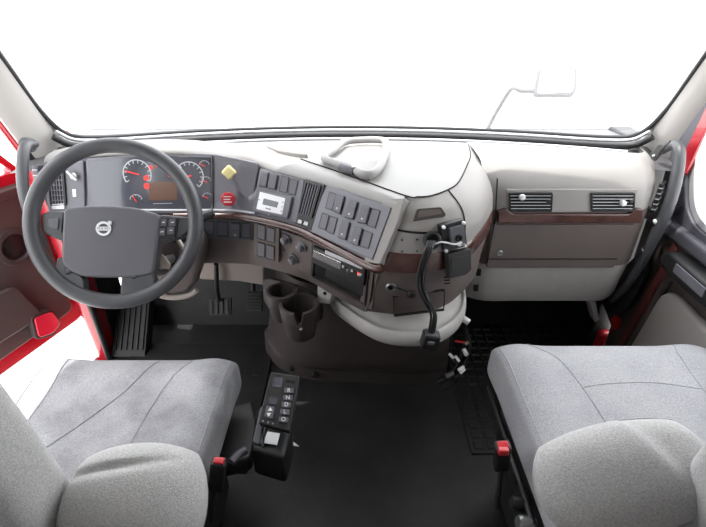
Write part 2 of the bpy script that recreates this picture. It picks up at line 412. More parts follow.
wf0 = [V(q) for q in [(.0, .76), (1.06, .76), (1.06, 1.45), (.55, 1.45), (.18, 1.02)]]; wfi = [V(q) for q in [(.06, .81), (1.0, .81), (1.0, 1.40), (.57, 1.40), (.215, 1.0)]]
obj('window_frame', *ring_g(DP, round_poly(wf0, .03), round_poly(wfi, .02), -.05, .0), 'red', dr, bevel=.006)
obj('pane', *prism_g(DP, [tuple(q) for q in wfi], -.027, -.023), 'glass', dr)
for k, (hz, hh) in enumerate(((.28, .06), (.6, .06))): slab('hinge', DP, None, -.05, -.01, 'red', dr, uv=[(-.10, hz), (.0, hz), (.0, hz+hh), (-.10, hz+hh)], r=.005, bevel=.003)

# closed passenger door ---------------------------------------------------
RP = Plane((1.05, 1.3, 0), (0, -1, 0), (-1, 0, 0))   # u rearwards
if RP.v.z < 0: RP.v = -RP.v
d2 = thing('door_2', 'closed passenger door with brown ledge and grey lower panel', None, (1.07, 1.2, 0), kind='structure')
slab('door_shell', RP, None, -.05, .0, 'doorp', d2, uv=[(-.27, .0), (.75, .0), (.75, .755), (-.27, .755)], r=.01, bevel=.006)
slab('lower_panel', RP, None, -.002, .035, 'doorg', d2, uv=[(-.10, .12), (.75, .10), (.75, .52), (.12, .545), (-.02, .55)], r=.06, bevel=.012)
slab('upper_panel', RP, None, -.002, .022, 'doorp', d2, uv=[(-.19, .08), (-.11, .08), (-.03, .575), (.75, .565), (.75, .735), (-.16, .735)], r=.02, bevel=.008)
slab('maroon_edge', RP, None, .014, .032, 'maroon', d2, uv=[(-.155, .16), (-.125, .16), (-.03, .68), (-.055, .70)], r=.008, bevel=.006)
ar = slab('armrest', RP, None, .02, .085, 'black', d2, uv=[(-.03, .655), (.03, .63), (.75, .63), (.75, .695), (.0, .695)], r=.02, bevel=.012, seg=3)
slab('switch_plate', RP, None, .083, .088, 'panel', d2, uv=[(.06, .655), (.2, .655), (.2, .685), (.06, .685)], r=.004)
slab('belt_sill', RP, None, -.05, .04, 'switch', d2, uv=[(-.25, .70), (.75, .70), (.75, .745), (-.25, .745)], r=.015, bevel=.012, seg=3)
wo = [V(q) for q in [(-.235, .735), (.74, .735), (.74, 1.50), (.04, 1.50), (-.25, 1.02)]]; wi = [V(q) for q in [(-.075, .765), (.68, .765), (.68, 1.45), (.08, 1.45), (-.185, 1.0)]]
obj('window_frame', *ring_g(RP, round_poly(wo, .05, 6), round_poly(wi, .10, 6), -.04, .012), 'switch', d2, bevel=.008)
wi2 = [V(q) for q in [(-.055, .785), (.66, .785), (.66, 1.43), (.10, 1.43), (-.165, 1.0)]]
obj('window_seal', *ring_g(RP, round_poly(wi, .10, 6), round_poly(wi2, .09, 6), -.03, .002), 'silver', d2, bevel=.003)
obj('pane', *prism_g(RP, round_poly(wi2, .09, 6), -.022, -.018), 'glass', d2)
slab('red_frame_edge', RP, [(683.5, 176), (688, 155), (712, 106), (714, 122), (698, 158), (690, 175)], .008, .016, 'red', d2, r=.006, bevel=.003)
dv = slab('defrost_grille', RP, None, .0, .03, 'black', d2, uv=[(-.17, .76), (-.12, .76), (-.10, .80), (-.15, .80)], r=.004)
rj = box('trim_5', (1.06, 1.63, .05), (.06, .10, .2), 'red', bevel=.02); tag(rj, 'red painted jamb ahead of the passenger door', kind='structure')
tube('pillar_edge', [(1.085, 1.56, .93), (1.095, 1.44, 1.2), (1.095, 1.23, 1.64)], .022, 'red', rj)

fp5 = box('trim_6', (1.05, 1.76, .46), (.09, .30, .93), 'black', bevel=.01); tag(fp5, 'black filler panel between dashboard end and passenger door', kind='structure')
# ================================================================== FLOOR COVERINGS
mt = thing('rubber_mat', 'black rubber mat with square tread blocks in the passenger footwell', 'floor mat', (.70, 1.40, 0))
box('mat_sheet', (.74, 1.47, .004), (.66, .73, .008), 'matr', mt, bevel=.002)
me0 = None; pv, pf = [], []
nx, ny = 14, 16
for i in range(nx):
    for j in range(ny):
        cx, cy = .417+i*.0462+.023, 1.115+j*.0446+.022
        if me0 is None:
            h = .018; vs = [(-h, -h, 0), (h, -h, 0), (h, h, 0), (-h, h, 0), (-h+.004, -h+.004, .005), (h-.004, -h+.004, .005), (h-.004, h-.004, .005), (-h+.004, h-.004, .005)]
            me0 = bpy.data.meshes.new('tread_block'); me0.from_pydata(vs, [], [[4, 5, 6, 7], [0, 1, 5, 4], [1, 2, 6, 5], [2, 3, 7, 6], [3, 0, 4, 7]]); me0.materials.append(M['matr'])
        o = bpy.data.objects.new('tread_block', me0); COL.objects.link(o); o.parent = mt; o.location = V((cx, cy, .0079)) - mt.location
dm = thing('floor_mat', 'black ribbed floor mat under the driver pedals', 'floor mat', (-.70, 1.45, 0))
box('mat_sheet', (-.66, 1.36, .006), (.62, .66, .012), 'matr', dm, bevel=.004)
for k in range(13): box('raised_mark', (-.90+k*.042, 1.505, .013), (.026 if k % 3 else .034, .05, .006), 'matr', dm, R=Rz(8 if k % 2 else -6), bevel=.0025)
# engine tunnel
et = thing('engine_tunnel', 'dark brown moulded engine cover below the centre console', 'engine cover', (0, 1.6, 0))
fp = [(-.40, 1.715), (-.375, 1.62), (-.30, 1.53), (-.19, 1.475), (.0, 1.455), (.30, 1.45), (.385, 1.50), (.40, 1.60), (.40, 1.715)]
ft = [(-.33, 1.715), (-.31, 1.66), (-.25, 1.50), (-.16, 1.42), (.0, 1.385), (.27, 1.375), (.35, 1.42), (.39, 1.55), (.39, 1.715)]
def mixp(a, b, t, z): return [V((p[0]*(1-t)+q[0]*t, p[1]*(1-t)+q[1]*t, z)) for p, q in zip(a, b)]
loft('tunnel_shell', [mixp(fp, ft, .12, .07), mixp(fp, ft, .30, .085), mixp(fp, ft, .45, .14), mixp(fp, ft, .7, .3), mixp(fp, ft, 1, .5), [V((x*.8, 1.6+(y-1.6)*.5, .53)) for x, y in ft]], 'brownd', et, n=5)
loft('base_flange', [[V((x, y, 0.0)) for x, y in fp], mixp(fp, ft, .02, .05), mixp(fp, ft, .1, .072), mixp(fp, ft, .25, .078)], 'brownd', et, n=5)
for px, py in ((315, 380), (393, 378), (290, 366)):
    p = aty(px, py, 1.45); pl = Plane((p.x, 1.462 if px > 300 else 1.50, .035), (1, 0, 0), (0, -1, .25)); lathe('flange_bolt', pl, (0, 0), [(.014, -.01), (.014, .006), (.009, .012), (0, .012)], 'black', et, n=12, uv=True)

# ================================================================== DASHBOARD
da = thing('dashboard', 'wraparound grey and brown truck dashboard with instrument panel and switches', 'dashboard', (0, 1.6, .4))
R1 = [(-.95, 1.50, .948), (-.80, 1.50, .975), (-.55, 1.50, .983), (-.38, 1.495, .965), (-.26, 1.48, .948), (-.16, 1.43, .942), (-.02, 1.294, .941), (.133, 1.149, .936)]
FT = [(-.95, 1.43, .925), (-.80, 1.42, .957), (-.55, 1.42, .965), (-.38, 1.425, .94), (-.283, 1.424, .918), (-.141, 1.325, .917), (-.03, 1.24, .917), (.105, 1.115, .916)]
FB = [(-.95, 1.39, .79), (-.80, 1.375, .79), (-.55, 1.37, .79), (-.38, 1.365, .792), (-.30, 1.343, .792), (-.165, 1.272, .792), (-.075, 1.188, .79), (.052, 1.064, .785)]
R0 = [(x, wy(x)-.15, .93) for x in (-.98, -.82, -.60, -.44, -.30, -.16, 0, .14)]
Rm = [tuple((V(a)*.35+V(b)*.65)+V((0, -.004, .012))) for a, b in zip(R1, FT)]
Rh = [tuple((V(a)*.5+V(b)*.5)+V((0, 0, .006))) for a, b in zip(R0, R1)]
lip = [tuple(V(b)+V((.0, .012, -.012))) for b in FT]
loft('top_pad', [R0, Rh, R1, Rm, FT, lip], 'dash2', da, n=6, sm=60, nrow=3)
loft('fascia', [[tuple(V(p)+V((0, .012, 0))) for p in FT], FB], 'panel', da, n=6)
# lower driver panels (below the rail)
FB2 = [tuple(V(p)+V((.004, .010, -.022))) for p in FB]
LB = [(-.95, 1.42, .62), (-.80, 1.40, .60), (-.55, 1.39, .60), (-.38, 1.385, .60), (-.30, 1.365, .60), (-.15, 1.285, .60), (-.06, 1.21, .59), (.036, 1.165, .56)]
loft('lower_fascia', [FB, FB2, LB, [tuple(V(p)+V((.0, .25, .0))) for p in LB]], 'brown', da, n=6, sm=40)
tube('rail_trim', [tuple(V(p)+V((-.004, -.008, -.006))) for p in FB[2:]] + [(.075, 1.045, .785)], .0115, 'wood', da, seg=10)
tube('bright_line', [tuple(V(p)+V((0, -.006, .012))) for p in FB[1:5]], .0035, 'dial', da, seg=6)
# nose of the centre console
N1 = [(.133, 1.149, .936), (.165, 1.14, .936), (.20, 1.148, .936), (.25, 1.19, .936), (.29, 1.25, .936), (.345, 1.40, .936), (.375, 1.5, .936), (.39, 1.62, .936)]
N2 = [(.112, 1.118, .91), (.16, 1.10, .91), (.21, 1.10, .91), (.275, 1.135, .91), (.325, 1.20, .91), (.385, 1.35, .91), (.408, 1.46, .91), (.418, 1.62, .91)]
N3 = [(.094, 1.096, .87), (.15, 1.074, .87), (.21, 1.074, .87), (.285, 1.107, .87), (.34, 1.17, .87), (.402, 1.31, .87), (.425, 1.41, .87), (.43, 1.62, .87)]
N4 = [(.068, 1.072, .82), (.13, 1.055, .82), (.205, 1.058, .82), (.285, 1.102, .82), (.338, 1.168, .82), (.402, 1.292, .82), (.427, 1.38, .82), (.432, 1.62, .82)]
N5 = [(.055, 1.066, .765), (.12, 1.052, .765), (.20, 1.056, .765), (.28, 1.10, .765), (.335, 1.17, .765), (.40, 1.29, .765), (.425, 1.38, .765), (.43, 1.62, .765)]
N6 = [(.048, 1.09, .66), (.12, 1.078, .66), (.20, 1.082, .66), (.275, 1.127, .66), (.33, 1.195, .66), (.39, 1.30, .66), (.42, 1.4, .66), (.43, 1.62, .66)]
N7 = [(.040, 1.15, .575), (.12, 1.135, .575), (.20, 1.14, .575), (.268, 1.175, .575), (.322, 1.235, .575), (.38, 1.32, .575), (.41, 1.42, .575), (.42, 1.62, .575)]
N8 = [tuple(V(p)*.5+V((.11, .75, .27))) for p in N7]
loft('console_upper', [N1, N2, N3, N4], 'dash', da, n=6, nrow=3, sm=60)
loft('console_lower', [N4, N5, N6, N7, N8], 'brown', da, n=6, nrow=3, sm=60)
# lid: everything inside the seam line
C0 = [(x, wy(x)-.15, .93) for x in (.14, .18, .21, .26, .30, .345, .375, .40)]
loft('console_lid', [N1, [tuple(V(a)*.9+V(b)*.1+V((0, 0, .002))) for a, b in zip(N1, C0)], [tuple(V(a)*.5+V(b)*.5+V((0, 0, .006))) for a, b in zip(N1, C0)], C0], 'dash2', da, n=6, nrow=3, sm=60)
gx = [-1.06+2.12*i/16 for i in range(17)]
loft('defroster_gutter', [[(x, wy(x)-.20, .90) for x in gx], [(x, wy(x)-.10, .905) for x in gx], [(x, wy(x)-.05, .912) for x in gx], [(x, wy(x)-.025, .925) for x in gx], [(x, 1.90, .912) for x in gx], [(x, 1.95, .895) for x in gx]], 'gutter', da, n=2, sm=60)
tube('gutter_rib', [(x, wy(x)-.075, .915) for x in gx[1:-1]], .006, 'silver', da, seg=8)
up = V((0, 0, .0015))
tube('lid_seam', [V(p)+up for p in R1[5:]+N1[1:]], .0018, 'void', da, seg=6)
tube('panel_seam', catmull([V(p)+V((0, -.001, .0)) for p in (N1[0], N2[0], N3[0], N4[0], N5[0], N6[0], N7[0])], 4), .0022, 'void', da, seg=6, smooth_n=0)
tube('ledge_seam', [V(p)+V((0, -.001, 0)) for p in N3[:4]], .0028, 'void', da, seg=6)
tube('side_seam', [V(N1[3])+up, V(N2[3])+V((.002, -.002, 0)), V(N3[3])+V((.001, -.001, 0)), V(N4[3])], .0016, 'void', da, seg=6)
# wood strip round the nose
off = lambda p, d: V(p) + (V((p[0], p[1], 0))-V((.20, 1.45, 0))).normalized()*d
loft('wood_strip', [[off(p, .0) for p in N4[:7]], [off(tuple(V(p)+V((0, 0, -.006))), .006) for p in N4[:7]], [off(tuple(V(p)+V((0, 0, .006))), .008) for p in N5[:7]], [off(p, .0) for p in N5[:7]]], 'wood', da, n=6, sm=50)
# --- passenger dash
def prow(y, z, dx=0): return [V((x, y+dy, z)) for x, dy in ((.40, .03), (.47, 0), (.6, 0), (.75, 0), (.87, 0), (.905, .012), (.94, .045), (.962, .10), (.97, .22))]
PB = [V((x, wy(min(x, .96))-.12, .925)) for x in (.40, .47, .60, .75, .87, .905, .935, .955, .965)]
loft('passenger_top', [PB, [V((p.x, p.y*.5+.5*q.y, .932)) for p, q in zip(PB, prow(1.46, 0))], prow(1.45, .93), prow(1.41, .915), prow(1.385, .89), prow(1.372, .86), prow(1.365, .80)], 'dash', da, n=4, nrow=3, sm=60)
loft('passenger_face', [prow(1.365, .80), prow(1.368, .76), prow(1.372, .60), prow(1.40, .592)], 'brown', da, n=4, sm=30)
loft('knee_panel', [prow(1.375, .60), prow(1.378, .585), prow(1.40, .46), prow(1.415, .43), prow(1.46, .425), prow(1.70, .45)], 'white', da, n=4, sm=40)
PPL = Plane((.6, 1.366, .8), (1, 0, 0), (0, -1, .10))
wd = [V((x, y-.005, .788)) for x, y in ((.425, 1.372), (.455, 1.362), (.60, 1.360), (.75, 1.360), (.87, 1.362), (.893, 1.366))]
slab('wood_trim', PPL, [(497, 211), (505, 207), (512, 213), (628, 213), (634, 207), (641, 208), (640, 222), (497, 222)], -.01, .013, 'wood', da, r=.006, bevel=.004)
slab('vent_panel', PPL, [(506, 189), (638, 189), (634, 207), (628, 212), (512, 212), (507, 207)], -.01, .004, 'dash', da, r=.006, bevel=.003)
def vent(pl, px, par, nslat, along='h', knob=None, m='black', slatm='panel', wdt=.0028):
    f = frame('vent_frame', pl, px, .0045, -.004, .010, m, par, r=.006)
    slab('vent_throat', pl, px, -.006, .0056, 'void', f, r=.005, bevel=0)
    q = [V(pl.uv(*p)) for p in px]   # TL TR BR BL
    for k in range(nslat):
        t = (k+1)/(nslat+1)
        a, b = (q[0].lerp(q[3], t), q[1].lerp(q[2], t)) if along == 'h' else (q[0].lerp(q[1], t), q[3].lerp(q[2], t))
        d = (b-a)*.04; obj('slat', *bar_g(pl, a+d, b-d, wdt, .0058, .0085), slatm, f)
    return f
v1 = vent(PPL, [(508, 192), (552, 192), (551, 211), (509, 211)], da, 5, slatm='silver', wdt=.0018)
v2 = vent(PPL, [(590, 192), (634, 192), (633, 211), (590, 211)], da, 5, slatm='silver', wdt=.0018)
for v_, px in ((v1, (521, 196)), (v2, (621, 202))):
    lathe('vent_knob', PPL, px, [(.009, .004), (.0095, .014), (.008, .019), (0, .021)], 'knobw', v_, n=20)
for v_, px in ((v1, (547.5, 201)), (v2, (629.5, 201))): lathe('thumb_wheel', PPL, px, [(.007, .004), (.007, .010), (.005, .013), (0, .0135)], 'black', v_, n=16)
GP = Plane((.6, 1.369, .7), (1, 0, 0), (0, -1, -.02))
gb = slab('glovebox_door', GP, [(491, 224), (634, 224), (613, 267), (486, 267)], -.006, .006, 'brown', da, r=.008, bevel=.004)
tube('handle_groove', [GP.pt(*GP.uv(488, 258), .0065), GP.pt(*GP.uv(616, 258), .0065)], .002, 'void', gb, smooth_n=0, seg=6)
lathe('lock', GP, (499, 252), [(.011, .005), (.011, .009), (.008, .011), (.006, .008), (0, .008)], 'steel', gb, n=18)
tube('panel_gap', [PPL.pt(*PPL.uv(497, 178), .004), GP.pt(*GP.uv(495, 215), .006), GP.pt(*GP.uv(487, 262), .004)], .0022, 'void', da, smooth_n=0, seg=6)
for px in ((478.5, 272.5), (476, 288)):
    kp = Plane((.45, 1.385, .55), (1, 0, 0), (0, -1, .12)); slab('clip_slot', kp, [(px[0]-2.5, px[1]-3), (px[0]+2.5, px[1]-3), (px[0]+2, px[1]+3), (px[0]-2.5, px[1]+3)], -.004, .004, 'void', da, r=.001, bevel=.0005)
EP = Plane((.95, 1.42, .85), (.45, .893, 0), (.893, -.45, 0)); EP2 = Plane((.955, 1.45, .85), (.35, .937, 0), (-.0, -1, 0))
sg = obj('side_grille', *box_g((.951, 1.40, .83), (.035, .012, .10), Rz(48)), 'black', da, bevel=.003)
for k in range(5): obj('slat', *box_g((.949, 1.395, .795+k*.0175), (.026, .012, .003), Rz(48)), 'silver', sg)
# --- planes on the driver side
S1 = Plane(FT[6], (.172, -.164, 0), (V((.172, -.164, 0)).cross(V((.036, .058, .117)))))
if S1.n.y > 0: S1.n = -S1.n; S1.v = S1.n.cross(S1.u)
p0 = atz(326, 184.7, .915); p1 = atz(391, 208, .915); p2 = atz(312, 232, .80); p3 = atz(372, 259, .80)
def pl3(a, b, c, d):
    u = ((b-a)+(d-c)); vv = ((a-c)+(b-d)); n = u.cross(vv).normalized()
    if n.y > 0: n = -n
    P = Plane((a+b+c+d)/4, u, n)
    return P
S1 = pl3(p0, p1, p2, p3)
S2 = pl3(atz(260.7, 168.6, .915), atz(304, 180.6, .915), atz(253, 213, .80), atz(296, 222, .80))
D = Plane((-.6, 1.402, .88), (1, 0, 0), (0, -1, .30))
L1 = pl3(atz(280, 230, .775), atz(370, 268, .77), atz(282, 272, .625), atz(366, 304, .60)) if False else None
def onloft(z, t, A, B): pass
# lower angled plane under the rail
a, b = V((-.165, 1.272, .78)), V((.045, 1.075, .775)); c, d = V((-.15, 1.285, .62)), V((.03, 1.14, .60))
L1 = pl3(a, b, c, d); L1.o += L1.n*.006
L2 = pl3(V((-.30, 1.345, .78)), V((-.165, 1.272, .78)), V((-.30, 1.362, .62)), V((-.15, 1.282, .62))); L2.o += L2.n*.004
# switch panels
sp = slab('switch_panel', S1, [(326, 184.7), (392, 208), (373, 260), (311.5, 232)], -.03, .004, 'panel', da, r=.004, bevel=.002)
sq = slab('switch_panel', S2, [(260.7, 168.6), (305, 180.6), (297, 223), (253, 213)], -.03, .004, 'panel', da, r=.004, bevel=.002)
slab('panel_surround', S1, [(384, 199), (405, 198), (398, 222), (380, 264), (364, 262)], -.05, .0008, 'dash', da, r=.004, bevel=.002)
slab('bay_surround', L1, [(366, 262), (380, 264), (372, 309), (360, 304)], -.05, .002, 'brown', da, r=.003, bevel=.0015)
def rocker(pl, px, par, up=True, icon=True, tilt=0):
    o = slab('rocker_switch' if up else 'blank_plate', pl, px, .002, .011 if up else .0058, 'switch', par, r=.0025, bevel=.0015, taper=.06)
    frame('switch_bezel', pl, px, .0012, .002, .0062, 'black', o, r=.0025, bevel=0)
    if up and icon:
        q = [V(pl.uv(*p)) for p in px]; c = (q[0]+q[1])*.12+(q[2]+q[3])*.38
        obj('icon', *arc_ring_g(pl, c, .0012, .0024, 0, 2*math.pi, .0108, .0114, 10), 'icon', o)
        a = q[0].lerp(q[3], .45); b = q[1].lerp(q[2], .45); obj('ridge', *bar_g(pl, a.lerp(b, .15), a.lerp(b, .85), .0022, .010, .0125), 'switch', o)
    return o
for px, upf in (([(330.5, 192), (337.5, 194.5), (333.5, 211), (326.5, 209)], 0), ([(338, 195), (346.5, 197), (342, 215), (334.5, 212)], 1), ([(350.7, 200), (359.6, 202.7), (355, 220.6), (345.6, 218)], 1),
    ([(363.5, 205), (372.5, 208), (367.8, 225), (358.4, 223)], 1), ([(372.8, 208.8), (381.4, 211), (376.3, 229), (367.9, 225.9)], 0), ([(323.5, 213), (330.4, 215.5), (326.6, 231), (319.5, 228)], 0),
    ([(331.2, 216), (338.8, 218.4), (334.5, 235), (327.4, 231.7)], 0), ([(343.5, 220.6), (352, 223), (347.6, 241), (339, 238)], 1), ([(356, 226.5), (364.5, 229), (360, 246.7), (351.6, 243.6)], 1), ([(365, 230.3), (373.7, 233.4), (369.5, 249.5), (361, 247)], 0)):
    rocker(S1, px, sp, bool(upf))
for px, upf in (([(263, 171), (270.6, 173), (268, 188), (260, 186.6)], 1), ([(271.5, 173.4), (279.6, 175.5), (277, 190.5), (269, 188.8)], 1), ([(283, 175.8), (290.5, 177.7), (287.6, 193.4), (280, 191.7)], 0), ([(291.6, 179), (299.3, 180.6), (296, 196), (288.6, 194)], 0)):
    rocker(S2, px, sq, bool(upf), icon=False)
du = slab('display_unit', S2, [(261, 191), (294.5, 197.7), (290, 219), (256.5, 212)], .003, .014, 'panel', sq, r=.005, bevel=.003)
slab('silver_face', S2, [(263, 192.5), (288.5, 199), (285, 215.2), (259.5, 209.6)], .0135, .0155, 'silver', du, r=.002, bevel=.0006)
slab('screen', S2, [(267, 199), (281.7, 202.8), (280, 208.4), (265.6, 205)], .015, .0162, 'lcd', du, r=.001, bevel=.0003)
for px in ((262.6, 200.5), (286, 203), (285.2, 207.5), (284.4, 211.8)): lathe('unit_button', S2, px, [(.0016, .015), (.0016, .0168), (0, .017)], 'black', du, n=10)
text('unit_lettering', 'Bendix', S2, (271.5, 209.3), .0075, 'black', du, lift=.0158)
lathe('unit_dot', S2, (271.5, 215.2), [(.0013, .0135), (.0013, .0152), (0, .0155)], 'icon', du, n=10)
# centre vertical vent between the two panels
S3 = pl3(atz(306.4, 179.7, .915), atz(324.9, 185.4, .915), atz(294.8, 222.4, .80), atz(312.4, 229, .80))
cv = slab('centre_vent', S3, [(306.0, 179), (326, 185), (312.5, 230.5), (294.5, 223)], -.03, .005, 'black', da, r=.004, bevel=.002)
vent(S3, [(308, 181.5), (323, 186), (313.5, 219), (299.5, 214.5)], cv, 5, along='v', slatm='panel')
for k in range(2): slab('vent_tab', S3, [(300+k*6, 219.5+k*1.8), (304+k*6, 221+k*1.8), (303+k*6, 224.5+k*1.8), (299+k*6, 223+k*1.8)], .004, .008, 'steel', cv, r=.001, bevel=.0006)
# --- cluster
ch = slab('instrument_cluster', D, [(86, 159), (130, 154), (175, 152.5), (215, 154), (259, 163), (252, 212.5), (90, 212)], -.03, .004, 'panel', da, r=.012, bevel=.003)
slab('cluster_lens', D, [(89, 161), (130, 157), (175, 155.5), (211, 157), (212, 208.5), (92, 210)], .003, .0055, 'lens', ch, r=.006, bevel=.001)
def gauge(px, r, par, a0, a1, nt, m='dial', needle=None, nm='gauge'):
    c = V(D.uv(*px)); g = obj(nm, *arc_ring_g(D, c, r*.93, r, a0, a1, .005, .0062, 30), m, par)
    for k in range(nt):
        a = a0+(a1-a0)*k/(nt-1); dd = V((math.cos(a), math.sin(a)))
        obj('tick', *bar_g(D, c+dd*r*.74, c+dd*r*.93, r*.05, .005, .0061), m, g)
    if needle is not None:
        dd = V((math.cos(needle), math.sin(needle))); obj('needle', *bar_g(D, c-dd*r*.15, c+dd*r*.8, r*.07, .0063, .0075), 'dialred', g)
    return g
R_ = math.radians
gauge((138, 174), .044, ch, R_(-30), R_(215), 12, needle=R_(165))
gauge((190, 176), .044, ch, R_(-50), R_(200), 12, needle=R_(190))
gauge((137, 201), .021, ch, R_(20), R_(160), 5, needle=R_(120), nm='small_gauge')
for p in ((205, 166), (207, 182), (208, 198)): gauge(p, .017, ch, R_(20), R_(160), 5, needle=R_(150), nm='small_gauge')
slab('info_display', D, [(150, 182), (178, 181.5), (178, 200), (149, 200.5)], .005, .0062, 'amber', ch, r=.002, bevel=.0003)
for px, r in (((151.5, 167.5), .006), ((158, 165), .005), ((165, 167), .005), ((147, 178), .008), ((147.5, 186), .009), ((170, 175.5), .004)):
    lathe('warning_lamp', D, px, [(r, .005), (r, .006), (0, .0064)], 'dialred', ch, n=14)
obj('mileage_bar', *bar_g(D, D.uv(154, 203.5), D.uv(173, 203), .0015, .005, .006), 'dial', ch)
tube('cluster_edge', [D.pt(*D.uv(213, 156), .006), D.pt(*D.uv(213.5, 209), .006)], .002, 'black', ch, smooth_n=0, seg=6)
# brake valve knobs
c = V(D.uv(232, 172)); q = .0235
pk = lathe('brake_knob', D, (c.x, c.y), [(.007, .003), (.007, .03)], 'chrome', ch, uv=True, n=16); tag(pk)
slab('knob_head', D, None, .028, .043, 'yellow', pk, uv=[(c.x-q, c.y), (c.x, c.y-q), (c.x+q, c.y), (c.x, c.y+q)], r=.006, bevel=.004, seg=3)
c2 = D.uv(231, 198); vv = []
rk = lathe('brake_knob', D, c2, [(.007, .003), (.007, .03)], 'chrome', ch, uv=True, n=16)
oct_ = [(c2[0]+.0225*math.cos(2*math.pi*(k+.5)/8), c2[1]+.0225*math.sin(2*math.pi*(k+.5)/8)) for k in range(8)]
slab('knob_head', D, None, .026, .042, 'redplastic', rk, uv=oct_, r=.004, bevel=.004, seg=3)
for k in range(3): obj('knob_print', *bar_g(D, (c2[0]-.012, c2[1]+.008-k*.008), (c2[0]+.012-(k % 2)*.004, c2[1]+.008-k*.008), .0025, .0415, .0426), 'label', rk)
# left vents of the driver side
vl = slab('vent_housing', D, [(44, 162), (84, 161), (86, 212), (49, 214)], -.03, .004, 'panel', da, r=.006, bevel=.003)
vf = vent(D, [(47.5, 165), (65, 165), (68, 205), (52, 206)], vl, 5, along='v', slatm='panel')
for k in range(7): obj('slat', *bar_g(D, D.uv(49+k*.7, 170+k*5), D.uv(65+k*.4, 170+k*5), .0025, .0058, .0085), 'panel', vf)
slab('vent_tab', D, [(53, 204), (66, 203), (66.5, 208.5), (54, 209)], .004, .010, 'silver', vl, r=.003, bevel=.002)
lathe('lamp_switch', D, (76.5, 176), [(.012, .003), (.012, .016), (.009, .02), (0, .02)], 'steel', vl, n=20)
obj('switch_grip', *bar_g(D, D.uv(71, 171), D.uv(81, 180), .006, .019, .026), 'silver', vl, bevel=.0015)
slab('small_switch', D, [(73.5, 189), (77, 189), (77.5, 196.5), (74, 196.5)], .003, .007, 'label', vl, r=.001, bevel=.0005)
sv = slab('side_vent', D, [(32.5, 165), (39, 165), (43, 196), (37, 197)], -.03, .005, 'panel', da, r=.004, bevel=.002)
for k in range(5): obj('slat', *bar_g(D, D.uv(34+k*.8, 170+k*5.4), D.uv(38.5+k*.8, 170+k*5.4), .003, .005, .009), 'silver', sv)
# lower driver switch row
LD = Plane((-.4, 1.372, .72), (1, 0, 0), (0, -1, -.12)); LD.o += LD.n*.006
lr = slab('switch_row', LD, [(203, 217), (253, 219), (253.5, 240), (201, 237)], -.02, .004, 'switch', da, r=.003, bevel=.0015)
for px, upf in (([(205.5, 220), (214.5, 220.5), (214.5, 234.5), (205, 234)], 0), ([(217.5, 220.7), (228, 221.3), (228, 235.5), (217.5, 235)], 0), ([(231, 221.5), (240.5, 222), (240.8, 237), (231, 236.5)], 1), ([(242, 222), (250.5, 222.3), (251, 237.3), (242, 237)], 0)):
    rocker(LD, px, lr, bool(upf))
# lower angled panel: four switches, knobs, radio
bz = slab('switch_bank', L2, [(255, 219.4), (279.7, 227.5), (279, 263), (254.6, 254.6)], -.02, .003, 'brown', da, r=.003, bevel=.0015)
for px in ([(258.5, 222.8), (266.3, 225.6), (266, 240), (258, 237.5)], [(267.6, 225.9), (276, 228.5), (275.4, 242), (267.2, 240.2)], [(258.2, 241), (266, 243.3), (265.7, 257), (257.8, 255)], [(267.2, 243.6), (275.3, 245.9), (275, 260), (266.8, 257.5)]):
    rocker(L2, px, bz, False)
hv = slab('heater_panel', L1, [(281, 229), (313, 242), (311.5, 274), (280, 262)], -.02, .003, 'brown', da, r=.003, bevel=.0015)
for px in ((288, 238), (303.5, 245.5), (295.5, 258)):
    kn = lathe('heater_knob', L1, px, [(.0185, .002), (.0185, .008), (.015, .0095), (.0135, .0095), (.0125, .021), (.010, .024), (0, .0245)], 'panel', hv, n=24)
    c = V(L1.uv(*px)); obj('pointer', *bar_g(L1, c+V((-.001, .0)), c+V((-.006, .008)), .002, .0233, .0243), 'icon', kn)
slab('small_switch', L1, [(282.3, 248), (285.8, 249.3), (285.5, 259), (282, 258)], .003, .006, 'switch', hv, r=.001, bevel=.0006)
for px in ((310.5, 246), (302.5, 268)): lathe('screw', L1, px, [(.0025, .002), (.0025, .0045), (0, .005)], 'steel', hv, n=10)
# radio bay
rb = frame('radio_bay', L1, [(314.5, 241.5), (371, 264), (366, 305), (312.5, 276)], .006, -.02, .007, 'brownd', da, r=.003, bevel=.0015)
slab('bay_void', L1, [(316, 244), (369, 266), (364.5, 301), (314.5, 274)], -.03, .0015, 'void', rb, r=.002, bevel=0)
rd = slab('radio', L1, [(316, 244.5), (368.5, 266.5), (366.5, 284), (315, 259.5)], .001, .014, 'black', rb, r=.002, bevel=.0012)
slab('radio_chrome', L1, [(317, 247.5), (345, 259.5), (344.5, 267), (316.5, 254)], .0135, .0165, 'chrome', rd, r=.001, bevel=.0006)
slab('radio_screen', L1, [(329, 247.5), (366, 263.5), (365.6, 266.5), (328.5, 250.8)], .0135, .0155, 'silver', rd, r=.0008, bevel=.0004)
rr = random.Random(3)
for k in range(9):
    x = 346+k*2.2; y = 262+k*1.0+rr.uniform(-1, 4); 
    slab('radio_button', L1, [(x, y), (x+1.8, y+.8), (x+1.6, y+3), (x-.2, y+2.2)], .0135, .0165, rr.choice(['chrome', 'silver', 'label', 'black']), rd, r=.0006, bevel=.0004)
slab('radio_flap', L1, [(327, 268), (364, 285), (363, 296), (325, 276)], .0012, .003, 'black', rb, r=.002, bevel=.0006)
slab('indicator', L1, [(361, 269), (364.5, 270.6), (364.3, 273), (360.8, 271.5)], .0142, .0158, 'dialred', rd, r=.0004, bevel=0)
